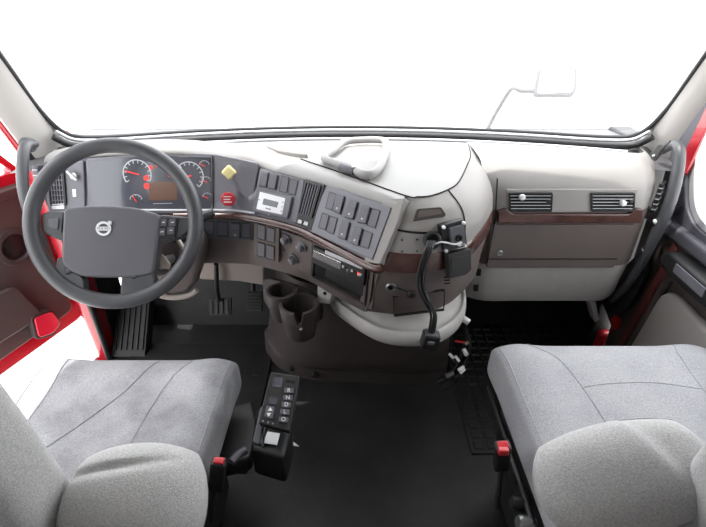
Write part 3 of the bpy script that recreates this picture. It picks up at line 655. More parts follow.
# nose details ----------------------------------------------------
def npl(px, py, z_or_y):   # a plane touching the nose at one pixel
    return z_or_y
NA = Plane((.165, 1.072, .865), (1, .02, 0), (0, -1, .33)); NB = Plane((.165, 1.060, .84), (1, .03, 0), (.0, -1, .30)); NC = Plane((.17, 1.075, .68), (1, .05, 0), (.02, -1, -.16)); NU = Plane((.20, 1.086, .89), (1, .12, 0), (.1, -1, .62))
NU.o += NU.n*.002
slab('recess_light', NU, [(417, 209), (441, 207), (446, 215), (444, 217), (413, 221)], -.01, .003, 'brownd', da, r=.005, bevel=.0012)
slab('light_lens', NU, [(419, 211), (439.5, 209.3), (442, 214), (417, 218)], .002, .0042, 'brown', da, r=.003, bevel=.0008)
for px in ((402, 240), (417, 239.5), (402, 251.5), (417, 251)): lathe('screw_hole', NB, px, [(.0022, -.004), (.0022, .003), (0, .003)], 'void', da, n=10)
gr = lathe('grommet', NB, (432, 240), [(.023, -.006), (.023, .007), (.019, .010), (.015, .008), (.014, .0)], 'soft', da, n=24)
lathe('grommet_hole', NB, (432, 240), [(.0145, -.004), (.0145, .0035), (0, .0035)], 'void', gr, n=20)
ss = lathe('power_socket', NC, (391, 286), [(.015, -.004), (.015, .006), (.013, .009), (.010, .009), (.009, .002), (0, .002)], 'steel', da, n=24)
lathe('socket_void', NC, (391, 286), [(.0088, .0018), (.0088, .0045), (0, .0045)], 'void', ss, n=16)
tube('cap_strap', [NC.pt(*NC.uv(396, 286), .006), NC.pt(*NC.uv(402, 287), .012), NC.pt(*NC.uv(408, 290), .009)], .0016, 'black', ss, seg=6)
cp = lathe('socket_cap', NC, (411, 292), [(.012, .0), (.013, .012), (.009, .016), (0, .016)], 'black', ss, n=18)
lathe('round_plug', NC, (419, 284), [(.014, -.004), (.014, .004), (.010, .006), (0, .006)], 'black', da, n=20)
frame('ash_door', NC, [(393, 296), (445, 290), (444, 310), (394, 316)], .0012, -.006, .0035, 'void', da, r=.003, bevel=0)
for k in range(3): obj('vent_mark', *bar_g(NC, NC.uv(444, 277+k*3), NC.uv(450, 276.4+k*3), .002, .0, .004), 'void', da)
# pale tray under the console
bs = [(-.085, 1.32), (-.06, 1.255), (-.02, 1.20), (.03, 1.145), (.09, 1.10), (.17, 1.085), (.25, 1.10), (.31, 1.15), (.35, 1.22), (.372, 1.32), (.38, 1.45)]
def bsr(k, z): return [V((.14+(x-.14)*k, 1.45+(y-1.45)*k, z)) for x, y in bs]
loft('console_base', [bsr(.80, .575), bsr(.88, .545), bsr(.93, .535), bsr(.96, .540), bsr(.985, .535), bsr(1.0, .518), bsr(.99, .498), bsr(.95, .488), bsr(.7, .49)], 'white', da, n=5, sm=60, nrow=2)
bt = aty(325.5, 293, 1.25); BP = Plane((bt.x, 1.25, bt.z), (1, -.5, 0), (-.5, -1, .25))
slab('base_bracket', BP, [(318, 284), (333, 292), (330, 304), (318, 302)], -.03, .004, 'white', da, r=.005, bevel=.002)
lathe('bracket_hole', BP, (325.5, 293), [(.006, .0), (.006, .0055), (0, .0055)], 'void', da, n=14)
# knee cover under the driver dash (beige) and column gap
kc = obj('knee_cover', [aty(200, 262, 1.56), aty(264, 262, 1.56), aty(264, 285, 1.60), aty(240, 281, 1.60), aty(200, 279, 1.60), aty(200, 262, 1.66), aty(264, 262, 1.66), aty(264, 285, 1.68), aty(240, 281, 1.68), aty(200, 279, 1.68)],
     [[0, 1, 2, 3, 4], [9, 8, 7, 6, 5], [0, 5, 6, 1], [1, 6, 7, 2], [2, 7, 8, 3], [3, 8, 9, 4], [4, 9, 5, 0]], 'beige', da, bevel=.006)
# top-of-dash handle ring and slot
zt = .958
ring = [atz(x, y, zt) for x, y in ((324, 158), (333, 151), (345, 142), (364, 140), (383, 140.5), (386, 146), (385, 156), (379, 168), (371, 174), (361, 173), (352, 168), (338, 163.5))]
th = thing('dash_tray', 'pale grey handle-shaped tray frame on top of the dashboard', 'tray', tuple(atz(355, 158, .944)))
tube('tray_frame', ring, .0115, 'dash2', th, seg=12, closed=True)
obj('tray_floor', [p+V((0, 0, -.0145)) for p in ring]+[p+V((0, 0, -.02)) for p in ring], [list(range(12)), list(range(12, 24))[::-1]]+[[i, (i+1) % 12, 12+(i+1) % 12, 12+i] for i in range(12)], 'dash', th)
cl = [atz(343, 166, .958), atz(352, 170, .956)]
tube('clip', [cl[0]+V((-.005, -.008, 0)), cl[0].lerp(cl[1], .5)+V((0, -.01, 0)), cl[1]+V((.006, -.008, 0))], .0125, 'switch', th, seg=10)
lathe('clip_screw', Plane(cl[1]+V((.004, -.012, .012)), (1, 0, 0), (0, -.3, 1)), (0, 0), [(.005, -.004), (.005, .003), (0, .004)], 'steel', th, n=12, uv=True)
sl_ = [atz(x, y, .956) for x, y in ((266, 145), (276, 142.5), (292, 144), (306, 150), (308, 154), (296, 153), (278, 150))]
obj('speaker_slot', [p for p in sl_]+[p+V((0, 0, -.02)) for p in sl_], [list(range(7)), list(range(7, 14))[::-1]]+[[i, (i+1) % 7, 7+(i+1) % 7, 7+i] for i in range(7)], 'dash', da, bevel=.005, seg=3)

# ================================================================== STEERING
WP = Plane((-.619, 1.134, .866), (1, 0, 0), (.12, -.86, .5))
sw = thing('steering_wheel', 'grey four-spoke steering wheel in front of the instrument cluster', 'steering wheel', tuple(WP.o))
n = 72; rim = [WP.pt(.2035*math.cos(2*math.pi*k/n), .2035*math.sin(2*math.pi*k/n), .0) for k in range(n)]
tube('rim', rim, .0195, 'wheel', sw, seg=16, closed=True, smooth_n=0, squash=1)
hub = [(65, 209), (90, 206), (113, 206), (137, 208), (158, 214), (162, 218), (155, 272), (150, 275), (128, 278), (85, 277), (72, 272), (63, 262)]
hp = slab('hub_pad', WP, hub, -.045, .012, 'wheel2', sw, r=.014, bevel=.008, seg=4)
for nm, px, m in (('spoke', [(40, 212), (66, 211), (66, 242), (52, 238), (42, 232)], 'wheel'), ('spoke', [(158, 214), (190, 217), (194, 222), (186, 236), (176, 240), (157, 244)], 'wheel'),
                  ('spoke', [(58, 256), (65, 260), (74, 273), (84, 277), (85, 301), (68, 296), (54, 282)], 'wheel'), ('spoke', [(121, 277), (127, 271), (149, 264), (153, 271), (157, 284), (140, 296), (120, 302)], 'wheel')):
    slab(nm, WP, px, -.03, -.001 if px[0][1] < 240 else .004, m, sw, r=.014, bevel=.010, seg=4)
kp1 = slab('switch_pod', WP, [(46, 213.5), (64, 212), (62, 233), (48, 229)], -.006, .003, 'wheel', sw, r=.005, bevel=.002)
slab('thumb_switch', WP, [(49, 219), (60, 218), (59, 230), (50, 227)], .002, .006, 'wheel2', kp1, r=.003, bevel=.0015)
kp2 = slab('switch_pod', WP, [(161, 217.5), (178.5, 218), (176, 238), (157.5, 241)], -.006, .004, 'black', sw, r=.003, bevel=.002)
for px in ((164, 222.5), (173, 222.5), (162.5, 232), (171.5, 230.5)):
    b_ = slab('wheel_button', WP, [(px[0]-3.4, px[1]-3.4), (px[0]+3.6, px[1]-3.4), (px[0]+3.1, px[1]+3.6), (px[0]-3.9, px[1]+3.8)], .003, .007, 'switch', kp2, r=.002, bevel=.001)
    obj('icon', *bar_g(WP, WP.uv(px[0]-1.2, px[1]+.3), WP.uv(px[0]+1.6, px[1]-.3), .002, .0068, .0074), 'icon', b_)
for px, m in (((69.5, 270.5), 'wheel'), ((135.5, 274.5), 'steel')):
    f = slab('horn_button', WP, [(px[0]-5, px[1]-3), (px[0]+4, px[1]-5), (px[0]+5, px[1]+2), (px[0]-3, px[1]+5)], -.0, .0065, 'black', sw, r=.005, bevel=.002)
    slab('button_face', WP, [(px[0]-3, px[1]-1.6), (px[0]+2.6, px[1]-3), (px[0]+3, px[1]+1.2), (px[0]-1.8, px[1]+3)], .006, .0095, m, f, r=.003, bevel=.0015)
# emblem: ring with arrow and bar
c = V(WP.uv(105.6, 229)); R0_ = .0185
em = obj('emblem', *arc_ring_g(WP, c, R0_*.70, R0_, 0, 2*math.pi, .0115, .0155, 32), 'badge', hp)
obj('emblem_bar', *prism_g(WP, [(c.x-R0_*.82, c.y-R0_*.27), (c.x+R0_*.82, c.y-R0_*.27), (c.x+R0_*.82, c.y+R0_*.27), (c.x-R0_*.82, c.y+R0_*.27)], .0115, .0158), 'badge', em)
d_ = V((1, 1)).normalized(); a0 = c+d_*R0_*.9; tip = c+d_*R0_*1.5
obj('emblem_arrow', *geom_join([prism_g(WP, [(tip.x, tip.y), (tip.x-R0_*.55, tip.y), (tip.x, tip.y-R0_*.55)], .0115, .0158), bar_g(WP, a0, tip-d_*.004, R0_*.3, .0115, .0156)]), 'badge', em)
text('emblem_lettering', 'VOLVO', WP, (c.x, c.y), .0095, 'lcd', em, lift=.0159, uv=True)
# column
co = thing('steering_column', 'brown steering column shroud with ignition key and stalk behind the wheel', 'steering column', (-.56, 1.25, .6))
ax = -WP.n
def crow(dist, wx, wz, zo=0, n=20): 
    c = WP.o + ax*dist; return [c + WP.u*(wx*math.copysign(abs(math.cos(2*math.pi*k/n))**.7, math.cos(2*math.pi*k/n))+.01) + WP.v*(wz*math.copysign(abs(math.sin(2*math.pi*k/n))**.7, math.sin(2*math.pi*k/n))+zo) for k in range(n+1)]
loft('shroud', [crow(.05, .05, .05), crow(.06, .085, .075, -.03), crow(.14, .10, .09, -.045), crow(.32, .11, .10, -.05)], 'brownd', co, n=0, sm=50)
tube('shaft', [WP.o+ax*.03, WP.o+ax*.10], .035, 'black', co, smooth_n=0, seg=16)
# lower shroud bowl
lo = [aty(x, y, 1.28) for x, y in ((150, 262), (200, 245), (201, 268), (197, 284), (188, 295), (172, 297), (154, 291))]
hull('lower_shroud', [p+V((0, .0, 0)) for p in lo], [p+V((0, .16, .03)) for p in lo], 'brown', co, bevel=.02)
loe = [aty(x, y, 1.272) for x, y in ((152, 291), (163, 296), (176, 297.5), (190, 295), (197, 290))]
tube('shroud_edge', loe, .009, 'beige', co, seg=8)
kc_ = aty(162, 264, 1.155)
KP = Plane(kc_, (1, 0, 0), (.1, -.95, .3))
lathe('ignition_lock', KP, (0, 0), [(.016, -.08), (.016, .0), (.012, .006), (0, .006)], 'steel', co, n=20, uv=True)
slab('ignition_key', KP, [(159, 258), (163, 253), (172, 264), (170, 269), (163, 267)], .006, .010, 'key', co, r=.003, bevel=.001)
st = [aty(187, 246, 1.24), aty(196, 236, 1.26), aty(206, 223, 1.29), aty(211, 215, 1.30)]
tube('stalk', [WP.o+ax*.12, aty(182, 240, 1.26), aty(200, 222, 1.28), aty(209, 214, 1.285)], [.010, .010, .009, .008], 'black', co, seg=10)
tube('stalk_grip', [aty(200, 217, 1.28), aty(207, 215, 1.285), aty(214, 212.5, 1.29)], [.011, .014, .012], 'wheel', co, seg=12)
tube('key_tag', [aty(178, 240, 1.22), aty(182, 246, 1.215), aty(186, 250, 1.22)], .007, 'key', co, seg=8)

# pedals ---------------------------------------------------------------
bp = thing('brake_pedal', 'hanging brake pedal with ribbed black rubber pad', 'pedal', tuple(aty(220, 320, 1.62)))
BPp = Plane(aty(220, 307, 1.60), (1, 0, 0), (0, -.8, .6))
slab('pedal_pad', BPp, [(208.5, 298.5), (231.5, 297.5), (231, 315.5), (210, 316)], -.012, .004, 'soft', bp, r=.006, bevel=.003)
for k in range(4): obj('rib', *bar_g(BPp, BPp.uv(212+k*5.3, 300), BPp.uv(212.5+k*5.2, 314), .010, .003, .008), 'soft', bp, bevel=.002)
tube('pedal_arm', [aty(216, 264, 1.545), aty(216.5, 274, 1.55), aty(217, 288, 1.58), aty(219, 300, 1.61)], .009, 'black', bp, seg=8)
ap = thing('accelerator_pedal', 'ribbed black accelerator pedal beside the engine cover', 'pedal', tuple(aty(254, 318, 1.66)))
APp = Plane(aty(254, 303, 1.64), (1, 0, 0), (0, -.8, .6))
slab('pedal_pad', APp, [(247, 291), (262, 291), (262, 312), (246, 312)], -.02, .002, 'soft', ap, r=.004, bevel=.002)
for k in range(6): obj('rib', *bar_g(APp, APp.uv(248, 293.5+k*3.2), APp.uv(261, 293.5+k*3.2), .007, .001, .007), 'black', ap, bevel=.0015)
tube('pedal_arm', [aty(252, 274, 1.72), aty(253, 285, 1.70), aty(254, 298, 1.66)], .010, 'black', ap, seg=8)
fr = thing('foot_rest', 'sloping ribbed black foot rest at the left of the driver footwell', 'foot rest', tuple(atz(130, 355, 0)))
FRp = Plane(atz(131, 325, .11), (1, 0, 0), (0, -.72, .69))
slab('rest_body', FRp, [(119, 285), (151, 285), (145, 357), (111, 357)], -.06, .0, 'soft', fr, r=.006, bevel=.003)
for k in range(6): obj('rib', *bar_g(FRp, FRp.uv(122+k*5.2, 287), FRp.uv(115.5+k*5.4, 350), .008, -.001, .008), 'soft', fr, bevel=.002)
kpn = box('kick_panel', (-1.055, 1.75, .22), (.008, .17, .44), 'soft', bevel=.01); tag(kpn, 'black kick panel at the left edge of the driver footwell', 'kick panel')

# cup holder -------------------------------------------------------------
cc1 = atz(299, 303, .565); cc0 = atz(281, 292, .575)
cu = thing('cup_holder', 'brown double cup holder hanging under the dashboard', 'cup holder', (cc1.x, cc1.y, .42))
def cup(c, ro, ri, h, slot=False):
    n = 40; vs = []; fs = []
    prof = [(ro*.74, -h), (ro*.92, -h*.45), (ro, -.004), (ro*.97, 0), (ri, 0), (ri*.95, -.012), (ri*.82, -h+.012), (0.001, -h+.012)]
    for j, (r, z) in enumerate(prof):
        for k in range(n):
            a = 2*math.pi*k/n; zz = z
            if slot and abs(((a-(-math.pi/2+.12)+math.pi) % (2*math.pi))-math.pi) < .17 and j in (2, 3, 4, 5): zz = z-.04
            vs.append(c+V((r*math.cos(a), r*math.sin(a), zz)))
    for j in range(len(prof)-1): fs += [[j*n+k, j*n+(k+1) % n, (j+1)*n+(k+1) % n, (j+1)*n+k] for k in range(n)]
    fs.append(list(range(n))[::-1]); fs.append(list(range((len(prof)-1)*n, len(prof)*n)))
    return vs, fs
obj('cup', *cup(cc1, .062, .051, .115, True), 'brownd', cu, smooth=35)
obj('cup', *cup(cc0+V((0, .01, 0)), .050, .040, .10), 'brownd', cu, smooth=35)
bpn = [(262, 280), (268, 277.5), (285, 282), (305, 289), (316, 297), (321, 308), (320, 320), (312, 326), (290, 318), (270, 312), (263, 300)]
CPp = Plane((cc1+cc0)/2+V((.03, .085, 0)), (.8, -.55, 0), (-.5, -.8, .35))
slab('back_plate', CPp, bpn, -.02, .0, 'brownd', cu, r=.01, bevel=.006, seg=3)
tag(tube('cup_marking', [cc1+V((.006, -.0555, -.058)), cc1+V((.010, -.0555, -.052))], .004, 'icon', cu, seg=6, smooth_n=0))

# small bracket device and cables on the console nose ------------------------------
DB = Plane(NB.o+V((.07, .012, -.03)), (1, .38, 0), (.33, -1, .16))
DB.o += DB.n*.014
dvb = thing('wire_junction_plate', 'black plate with flap and white screws bolted to the console nose', 'bracket', tuple(DB.hit(455, 272)))
slab('plate', DB, [(440.5, 226), (464.5, 219.5), (467.5, 246), (444, 252)], -.020, .0, 'black', dvb, r=.003, bevel=.0015)
slab('socket_block', DB, [(448, 227.5), (462, 224), (463.5, 242), (450, 245)], -.001, .010, 'switch', dvb, r=.002, bevel=.0015)
slab('flap', DB, [(444.5, 252), (468, 247), (468.5, 268), (463, 273), (446, 277)], -.004, .016, 'black', dvb, r=.004, bevel=.003)
slab('flap_window', DB, [(448, 256), (465, 252.5), (465.5, 265), (448.5, 270)], .0155, .0175, 'soft', dvb, r=.002, bevel=.0008)
lathe('round_socket', DB, (456.5, 237), [(.009, .008), (.009, .014), (.006, .015), (0, .012)], 'void', dvb, n=18)
for px in ((443, 227), (463, 222.5), (464, 245), (445.5, 250.5)): lathe('white_screw', DB, px, [(.0042, -.002), (.0042, .006), (.003, .0085), (0, .009)], 'label', dvb, n=12)
lathe('wire_terminal', DB, (457, 242), [(.007, .008), (.007, .015), (.003, .016), (.003, .012)], 'silver', dvb, n=14)
tube('white_wire', [NB.pt(*NB.uv(434, 243), .012), NB.pt(*NB.uv(441, 240.5), .022), DB.pt(*DB.uv(450, 242), .018), DB.pt(*DB.uv(457, 242), .014)], .0022, 'label', dvb, seg=8)
cb = thing('cable_bundle', 'bundle of black cables hanging from the console grommet to a plug', 'cable', tuple(aty(432, 345, 1.06)))
path = [(431, 241, .012), (429, 249, .030), (425, 262, .034), (422.5, 278, .036), (424, 292, .042), (430, 304, .05), (435, 314, .052), (434, 324, .055), (431, 336, .055)]
rr = random.Random(5)
for k in range(5):
    dx = (k-2)*2.3; pts = []
    for i, (x, y, h) in enumerate(path):
        t = i/8; p = aty(x+dx*(.6+.4*math.sin(t*3+k*.7))+rr.uniform(-.4, .4), y, 1.062-h-rr.uniform(0, .006)-.003*(k % 2)); pts.append(p)
    tube('cable', pts, .0033, 'cable', cb, seg=8)
pk_ = aty(430, 340, 1.005)
pg = box('plug_block', pk_, (.045, .035, .045), 'black', cb, R=Ry(10), bevel=.004)
box('plug_collar', pk_+V((.002, -.002, .022)), (.036, .03, .012), 'switch', cb, R=Ry(10), bevel=.003)
box('plug_latch', pk_+V((0, -.019, .004)), (.018, .006, .01), 'steel', cb, R=Ry(10), bevel=.001)
tube('cable_tail', [pk_+V((0, 0, -.02)), pk_+V((.0, .05, -.06)), pk_+V((.03, .13, -.12)), pk_+V((.05, .20, -.2))], .010, 'black', cb, seg=8)

# loose connectors by the engine tunnel -----------------------------------------
lw = thing('loose_wiring', 'tangle of loose black wires with white tags beside the engine cover', 'wiring', tuple(atz(455, 372, 0)))
def zz(x, y, z): return atz(x, y, z)
W1 = [zz(463, 310, .46), zz(465, 322, .42), zz(466, 335, .36), zz(463, 348, .30), zz(460, 360, .26), zz(452, 374, .20), zz(441, 381, .17)]
tube('wire', W1, .005, 'black', lw, seg=8)
tube('wire', [zz(455, 320, .47), zz(452, 335, .40), zz(450, 350, .32), zz(456, 362, .26), zz(463, 352, .27), zz(466, 340, .33)], .0045, 'black', lw, seg=8)
tube('wire', [zz(462, 362, .25), zz(457, 374, .20), zz(449, 386, .16), zz(443, 391, .15)], .006, 'black', lw, seg=8)
tube('wire', [zz(466, 330, .38), zz(470, 345, .32), zz(467, 358, .27), zz(461, 372, .22)], .005, 'soft', lw, seg=8)
def conn(nm, a, b, r, m, za, zb): 
    A, B = zz(*a, za), zz(*b, zb); tube(nm, [A, A.lerp(B, .5), B], r, m, lw, seg=8, smooth_n=0)
conn('white_tag', (462.5, 318), (469, 322.5), .011, 'label', .44, .43)
conn('white_tag', (464, 350), (466.5, 354.5), .008, 'label', .30, .30)
conn('white_tag', (449.5, 354), (453.5, 358), .005, 'label', .31, .31)
conn('white_tag', (455.5, 356.5), (459, 361), .005, 'label', .29, .29)
conn('white_tag', (458.5, 370), (463.5, 367), .006, 'label', .24, .24)
conn('white_tag', (460.5, 373), (464.5, 369.5), .005, 'label', .24, .24)
conn('grey_connector', (446, 377), (454, 373.5), .012, 'steel', .20, .21)
conn('black_connector', (438, 382), (445, 378), .011, 'black', .18, .19)
conn('black_connector', (443, 389), (449, 385), .010, 'black', .16, .17)
conn('red_wire', (455, 341), (465, 342.5), .004, 'redplastic', .34, .34)
conn('brass_terminal', (466, 344), (469, 341), .006, 'key', .33, .33)

# ================================================================== GRAB HANDLES
gl = thing('grab_handle', 'grey grab handle on the driver windscreen pillar', 'grab handle', (-.97, 1.38, .75), group='grab handles on the windscreen pillars')
tube('handle_bar', [atx(31, 146, -1.0)+V((0, .02, 0)), atx(27.5, 145, -.99), atx(24, 151, -.98), atx(22.5, 165, -.975), atx(23, 185, -.97), atx(27, 205, -.965), atx(34, 226, -.965), atx(42, 246, -.965)], [.013, .015, .016, .0165, .0165, .016, .015, .014], 'wheel', gl, seg=12)
lathe('handle_mount', Plane(atx(30, 145, -1.0), (0, 1, 0), (1, -.3, 0)), (0, 0), [(.022, -.02), (.022, .004), (.018, .008), (0, .008)], 'wheel', gl, n=18, uv=True)
gr_ = thing('grab_handle', 'long grey grab handle on the passenger windscreen pillar beside the dashboard end', 'grab handle', (.97, 1.4, .45), group='grab handles on the windscreen pillars')
tube('handle_bar', [atx(665, 153, .985)+V((0, .02, 0)), atx(671, 146, .985), atx(677, 146, .985), atx(679.5, 155, .98), atx(676, 180, .975), atx(668, 208, .97), atx(655, 236, .965), atx(640, 264, .96), atx(627, 284, .955), atx(612, 300, .95)], [.012, .014, .016, .017, .0175, .0175, .0175, .017, .0165, .015], 'wheel', gr_, seg=12)
for px in ((659.5, 222), (648, 250)): 
    p = atx(px[0]-4, px[1], .95); lathe('bolt_cap', Plane(p, (1, 0, 0), (-.3, -1, 0)), (0, 0), [(.006, -.01), (.006, .004), (0, .006)], 'label', gr_, n=10, uv=True)
lp = [atx(x, y, .985) for x, y in ((630, 268), (650, 250), (648, 282), (632, 312), (612, 322), (604, 304))]
hull('lower_bracket', [p+V((-.004, .02, 0)) for p in lp], [p+V((.05, .07, 0)) for p in lp], 'soft', gr_, bevel=.006)
pb = thing('pillar_clip', 'small black clip bracket on the passenger windscreen pillar', 'clip', tuple(atx(657, 158, .93)))
CP_ = Plane(atx(659, 151, .93), (.5, -.86, 0), (-.75, -.45, .45))
slab('clip_plate', CP_, [(650, 155), (658, 144.5), (664.5, 145), (662, 151), (655, 160), (651, 159)], -.012, .0, 'black', pb, r=.004, bevel=.002)
tube('clip_wire', [CP_.pt(*CP_.uv(658, 156), .0), CP_.pt(*CP_.uv(664, 149), .01), CP_.pt(*CP_.uv(670, 141), .0)], .004, 'black', pb, seg=8)
lathe('clip_stud', CP_, (654, 156), [(.004, -.002), (.004, .004), (0, .005)], 'steel', pb, n=10)
fe = thing('red_bracket', 'small red bracket in the corner of the passenger footwell', 'bracket', tuple(aty(616, 331, 1.52)))
rp = [aty(x, y, 1.50) for x, y in ((609, 320), (616, 315), (622, 319), (621, 328), (613, 331))]
hull('bracket_body', rp, [p+V((.01, .04, 0)) for p in rp], 'redplastic', fe, bevel=.004)
fb = [aty(x, y, 1.46) for x, y in ((589, 301), (596, 302), (600, 320), (595, 323), (592, 312))]
ho = hull('dash_support', fb, [p+V((0, .05, 0)) for p in fb], 'white', da, bevel=.004)

# ================================================================== SEATS
def seat(name, label, xc, yf, ztop, wid, length, fab, side, wear):
    t = thing(name, label, 'seat', (xc, yf-length/2, 0))
    b_, h = length/2, .075; R = Rx(4); c = V((xc, yf-b_, ztop-h))
    def warp(q):
        q = q.copy(); f = (q.y/b_+1)/2          # 0 rear .. 1 front
        q.x *= .93+.07*f; 
        if f > .85: q.z -= (f-.85)*.12
        return q
    args = ((wid/2, b_, h), 9, .06, .010)
    cu_ = pillow('seat_cushion', c, R, args[0], fab, t, p=args[1], bulge=args[2], bolster=args[3], low=.9, warp=warp, n=36)
    for pts in (([(-.74, .95), (-.68, .5), (-.70, 0), (-.78, -.7)], [(.55, .93), (.42, .5), (.34, -.1), (.30, -.8)]) if wear else ([(-.70, .95), (-.52, .72), (-.43, .3), (-.38, -.4)], [(.66, .95), (.58, .7), (.56, .3), (.58, -.4)])):
        tube('seam', surf_line(c, R, *args, pts, warp, lift=.0005), .0017, fab, cu_, seg=6, smooth_n=0)
    for s_ in (-1, 1):
        tube('piping', surf_line(c, R, *args, [(s_*.955, .93), (s_*.955, .4), (s_*.955, -.3), (s_*.95, -.9)], warp, lift=.0005), .0022, fab, cu_, seg=6, smooth_n=0)
    if wear: tube('seam', surf_line(c, R, *args, [(-.70, -.45), (-.30, -.05), (.05, .45), (.2, .93)], warp, lift=.0005), .0020, fab, cu_, seg=6, smooth_n=0)
    else: tube('seam', surf_line(c, R, *args, [(-.44, .36), (-.2, .40), (.2, .41), (.56, .34)], warp, lift=.0003), .0014, fab, cu_, seg=6, smooth_n=0)
    return t, cu_
def backrest(t, xc, y, z, w, hgt, thick, R, fab='cover'):
    return pillow('backrest', (xc, y, z), R, (w/2, hgt/2, thick/2), fab, t, p=4, bulge=.1, low=1, n=28)
def padpx(nm, t, px, d, xa, na, half, warp=None):
    x = V(xa).normalized(); z = V(na); z = (z-x*z.dot(x)).normalized(); y = z.cross(x)
    return pillow(nm, CAM+ray(*px)*d, Matrix((x, y, z)).transposed(), half, 'cover', t, p=2.6, bulge=.08, low=1, n=56, rnd=.72, warp=warp)
# driver -----------------------------------------------
ds, dc = seat('driver_seat', 'worn grey fabric driver seat with stained cushion behind the steering wheel', -.575, 1.015, .525, .515, .52, 'fabric2', 1, True)
# backrest stands up: local x across, local y up, local z forwards
RB = Matrix(((1, 0, 0), (0, math.sin(math.radians(-8)), math.cos(math.radians(-8))), (0, math.cos(math.radians(-8)), -math.sin(math.radians(-8)))))
backrest(ds, -.70, .44, .88, .46, .80, .16, RB)
def crease_d(q):
    q = q.copy(); v = q.y/.10; u = q.x/.118
    q.z -= .010*math.exp(-((v-.55-.12*u)/.07)**2)*max(0, min(1, .8-u))*(q.z > 0)
    return q
padpx('armrest', ds, (136, 507), .80, (.99, .08, -.03), (.15, -.45, .88), (.115, .10, .07), crease_d)
box('seat_base', (-.575, .80, .30), (.42, .42, .14), 'black', ds, bevel=.02)
box('pedestal', (-.575, .80, .115), (.36, .38, .23), 'soft', ds, bevel=.02)
bk = thing('seat_belt_buckle', 'black seat belt buckle with red button beside the driver seat', 'buckle', tuple(atz(212, 515, .12)), group='seat belt buckles')
def buckle(root, top, foot, face):
    T, Fo = V(top), V(foot); d = (Fo-T).normalized()
    x = V((1, 0, 0)); x = (x-d*x.dot(d)).normalized(); y = d.cross(x); R = Matrix((x, y, -d)).transposed()
    box('buckle_body', T+d*.055, (.034, .026, .11), 'black', root, R=R, bevel=.006, seg=3)
    box('red_button', T+d*.0005, (.024, .016, .010), 'redplastic', root, R=R, bevel=.003)
    tube('stalk', [T+d*.10, T.lerp(Fo, .7), Fo], .011, 'soft', root, seg=8, smooth_n=0, squash=.5)
buckle(bk, atz(219, 461, .50), atz(212, 520, .25), 1)
# passenger -----------------------------------------------
ps, pc_ = seat('passenger_seat', 'clean grey fabric passenger seat in front of the glovebox', .665, 1.02, .57, .575, .56, 'fabric', -1, False)
backrest(ps, .80, .44, .88, .53, .80, .16, RB)
def crease_p(q):
    q = q.copy(); u = q.x/.147; v = q.y/.088; e = u-.28+.22*(v-.75)
    if q.z > 0: q.z -= .016*(1/(1+math.exp(-e/.03)))*max(0, min(1, (v+.9)*.8))*max(0, min(1, (1-u)*2)) + .006*math.exp(-(e/.05)**2)*max(0, v)
    return q
padpx('armrest', ps, (622, 476), .82, (.96, .06, .24), (-.22, -.52, .83), (.147, .088, .06), crease_p)
pillow('side_bolster', (.50, .37, .50), Rz(-6), (.16, .08, .10), 'cover', ps, p=3.5, low=1, n=20)
box('seat_base', (.655, .77, .30), (.46, .46, .16), 'black', ps, bevel=.02)
box('pedestal', (.655, .77, .11), (.40, .40, .22), 'soft', ps, bevel=.02)
for k in range(3): tube('rail', [(.385+k*.018, 1.0, .42-k*.05), (.385+k*.018, .5, .40-k*.05)], .008, 'black', ps, smooth_n=0, seg=8)
for k in range(3): lathe('adjuster', Plane((.37, .66-k*.045, .40), (0, 1, 0), (-1, 0, .3)), (0, 0), [(.016, -.02), (.016, .012), (.012, .018), (0, .018)], 'steel' if k == 1 else 'black', ps, n=14, uv=True)
pbk = thing('seat_belt_buckle', 'black seat belt buckle with bright red button beside the passenger seat', 'buckle', tuple(atz(500, 500, .2)), group='seat belt buckles')
buckle(pbk, atz(503, 445, .55), atz(497, 505, .22), 1)
box('button_guard', atz(503, 449, .55)+V((0, -.004, -.002)), (.022, .014, .016), 'redplastic', pbk, bevel=.003)

# ================================================================== GEAR SELECTOR
kz = .60
KP2 = Plane(atz(280, 401, kz), (1, .05, 0), (.03, -.42, .9)); 
gs = thing('gear_selector', 'black push-button gear selector keypad on a stand beside the driver seat', 'gear selector', tuple(atz(262, 455, .30)))
kb = slab('keypad', KP2, [(271, 371.5), (300, 376), (289.5, 431.5), (258, 423)], -.022, .0, 'black', gs, r=.004, bevel=.003)
slab('display', KP2, [(274, 377), (283, 378.5), (281.5, 388), (272.5, 386.5)], -.001, .001, 'lens', kb, r=.001, bevel=.0004)
slab('display', KP2, [(286, 379.5), (295, 381), (294.5, 383.5), (285.5, 382)], -.001, .001, 'void', kb, r=.001, bevel=.0004)
slab('display', KP2, [(270, 397), (278, 398.5), (277, 405), (268.7, 403.5)], -.001, .001, 'lens', kb, r=.001, bevel=.0004)
for ch_, px in (('R', (289, 391)), ('N', (288, 398.2)), ('D', (286.5, 405.2)), ('L', (285, 412.4)), ('O', (283.6, 420))):
    b_ = slab('gear_button', KP2, [(px[0]-4.3, px[1]-3.1), (px[0]+4.9, px[1]-2.2), (px[0]+4.2, px[1]+3.1), (px[0]-4.9, px[1]+2.3)], -.001, .004, 'switch', kb, r=.002, bevel=.001)
    text('button_letter', ch_, KP2, px, .0125, 'icon', b_, lift=.0042)
pdl = slab('arrow_pad', KP2, [(266.5, 406), (275, 407.5), (272.8, 419), (264.6, 417)], -.001, .004, 'switch', kb, r=.003, bevel=.001)
for (px, sg_) in (((270.5, 410), 1), ((269, 415), -1)):
    c = V(KP2.uv(*px)); obj('arrow', *prism_g(KP2, [(c.x-.005, c.y-.003*sg_), (c.x+.005, c.y-.003*sg_), (c.x, c.y+.005*sg_)], .0038, .0046), 'icon', pdl)
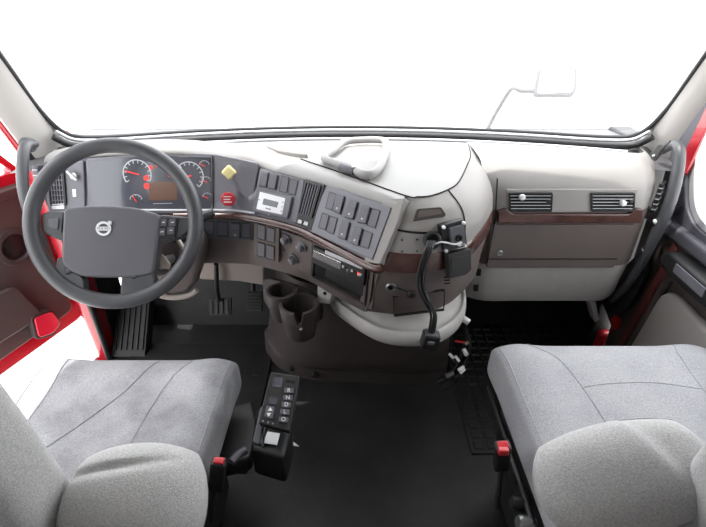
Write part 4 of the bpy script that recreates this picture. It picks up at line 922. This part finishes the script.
for px in ((263, 421), (268, 422.5), (273, 423.7)): lathe('screw', KP2, px, [(.002, -.001), (.002, .001), (0, .0012)], 'steel', kb, n=8)
# stand
sb = [atz(x, y, .44) for x, y in ((256, 408), (284, 412), (292, 430), (284, 458), (250, 448))]
hull('stand_body', [V((p.x, p.y, .34)) for p in sb], [V((p.x, p.y, .44)) for p in sb], 'black', gs, bevel=.012)
tube('stand_neck', [KP2.pt(0, 0, -.02), V((sb[0]+sb[2])/2)+V((0, .02, .0))], .028, 'black', gs, smooth_n=0, seg=12)
slab('stand_bracket', KP2, [(259, 402), (263.5, 403), (258, 440), (250.5, 438)], -.06, -.03, 'switch', gs, r=.003, bevel=.002)
wl = [atz(x, y, .445) for x, y in ((262, 431), (280, 434), (277, 445.5), (258, 442.5))]
hull('white_label', wl, [p+V((0, 0, .0025)) for p in wl], 'label', gs, bevel=.0006)
tube('wire', [KP2.pt(*KP2.uv(267, 424), -.02), atz(264, 436, .46), atz(262, 446, .445)], .004, 'black', gs, seg=8)
arm = [atz(x, y, .33) for x, y in ((218, 410), (252, 400), (258, 430), (250, 458), (222, 466), (214, 440))]
hull('mount_arm', [p+V((0, 0, -.05)) for p in arm], arm, 'black', gs, bevel=.008)
lev = [atz(231, 462, .42), atz(238, 455, .42), atz(246, 450, .42)]
tube('adjust_lever', lev, .010, 'switch', gs, seg=8)
sc = [atz(x, y, .004) for x, y in ((290, 440), (295, 443), (299, 446), (291, 445))]
tag(hull('paper_scrap', [p+V((0, 0, -.003)) for p in sc], sc, 'label', None, bevel=0), 'tiny white paper scrap on the dark floor beside the gear selector', 'litter')

# ================================================================== OUTSIDE
hm = thing('hood_mirror', 'white hood mirror outside the windscreen on the passenger side', 'mirror', tuple(aty(556, 100, 3.1)))
HP = Plane(aty(556, 82, 3.1), (1, -.25, 0), (-.25, -1, .45))
slab('mirror_housing', HP, [(538, 68), (578, 67), (577, 90), (573, 97), (534, 97), (533, 92)], -.06, .0, 'housing', hm, r=.03, bevel=.015, seg=3)
slab('mirror_glass', HP, [(541, 71), (575, 70), (573, 92), (537, 94)], -.001, .003, 'mirror', hm, r=.02, bevel=.001)
mp = aty(530, 93, 3.12)
tube('mirror_arm', [aty(540, 92, 3.12), aty(522, 91, 3.14), aty(506, 96, 3.2), V((aty(506, 96, 3.2).x-.12, 3.3, .25)), V((aty(506, 96, 3.2).x-.15, 3.3, -1.0))], .016, 'housing', hm, seg=8)
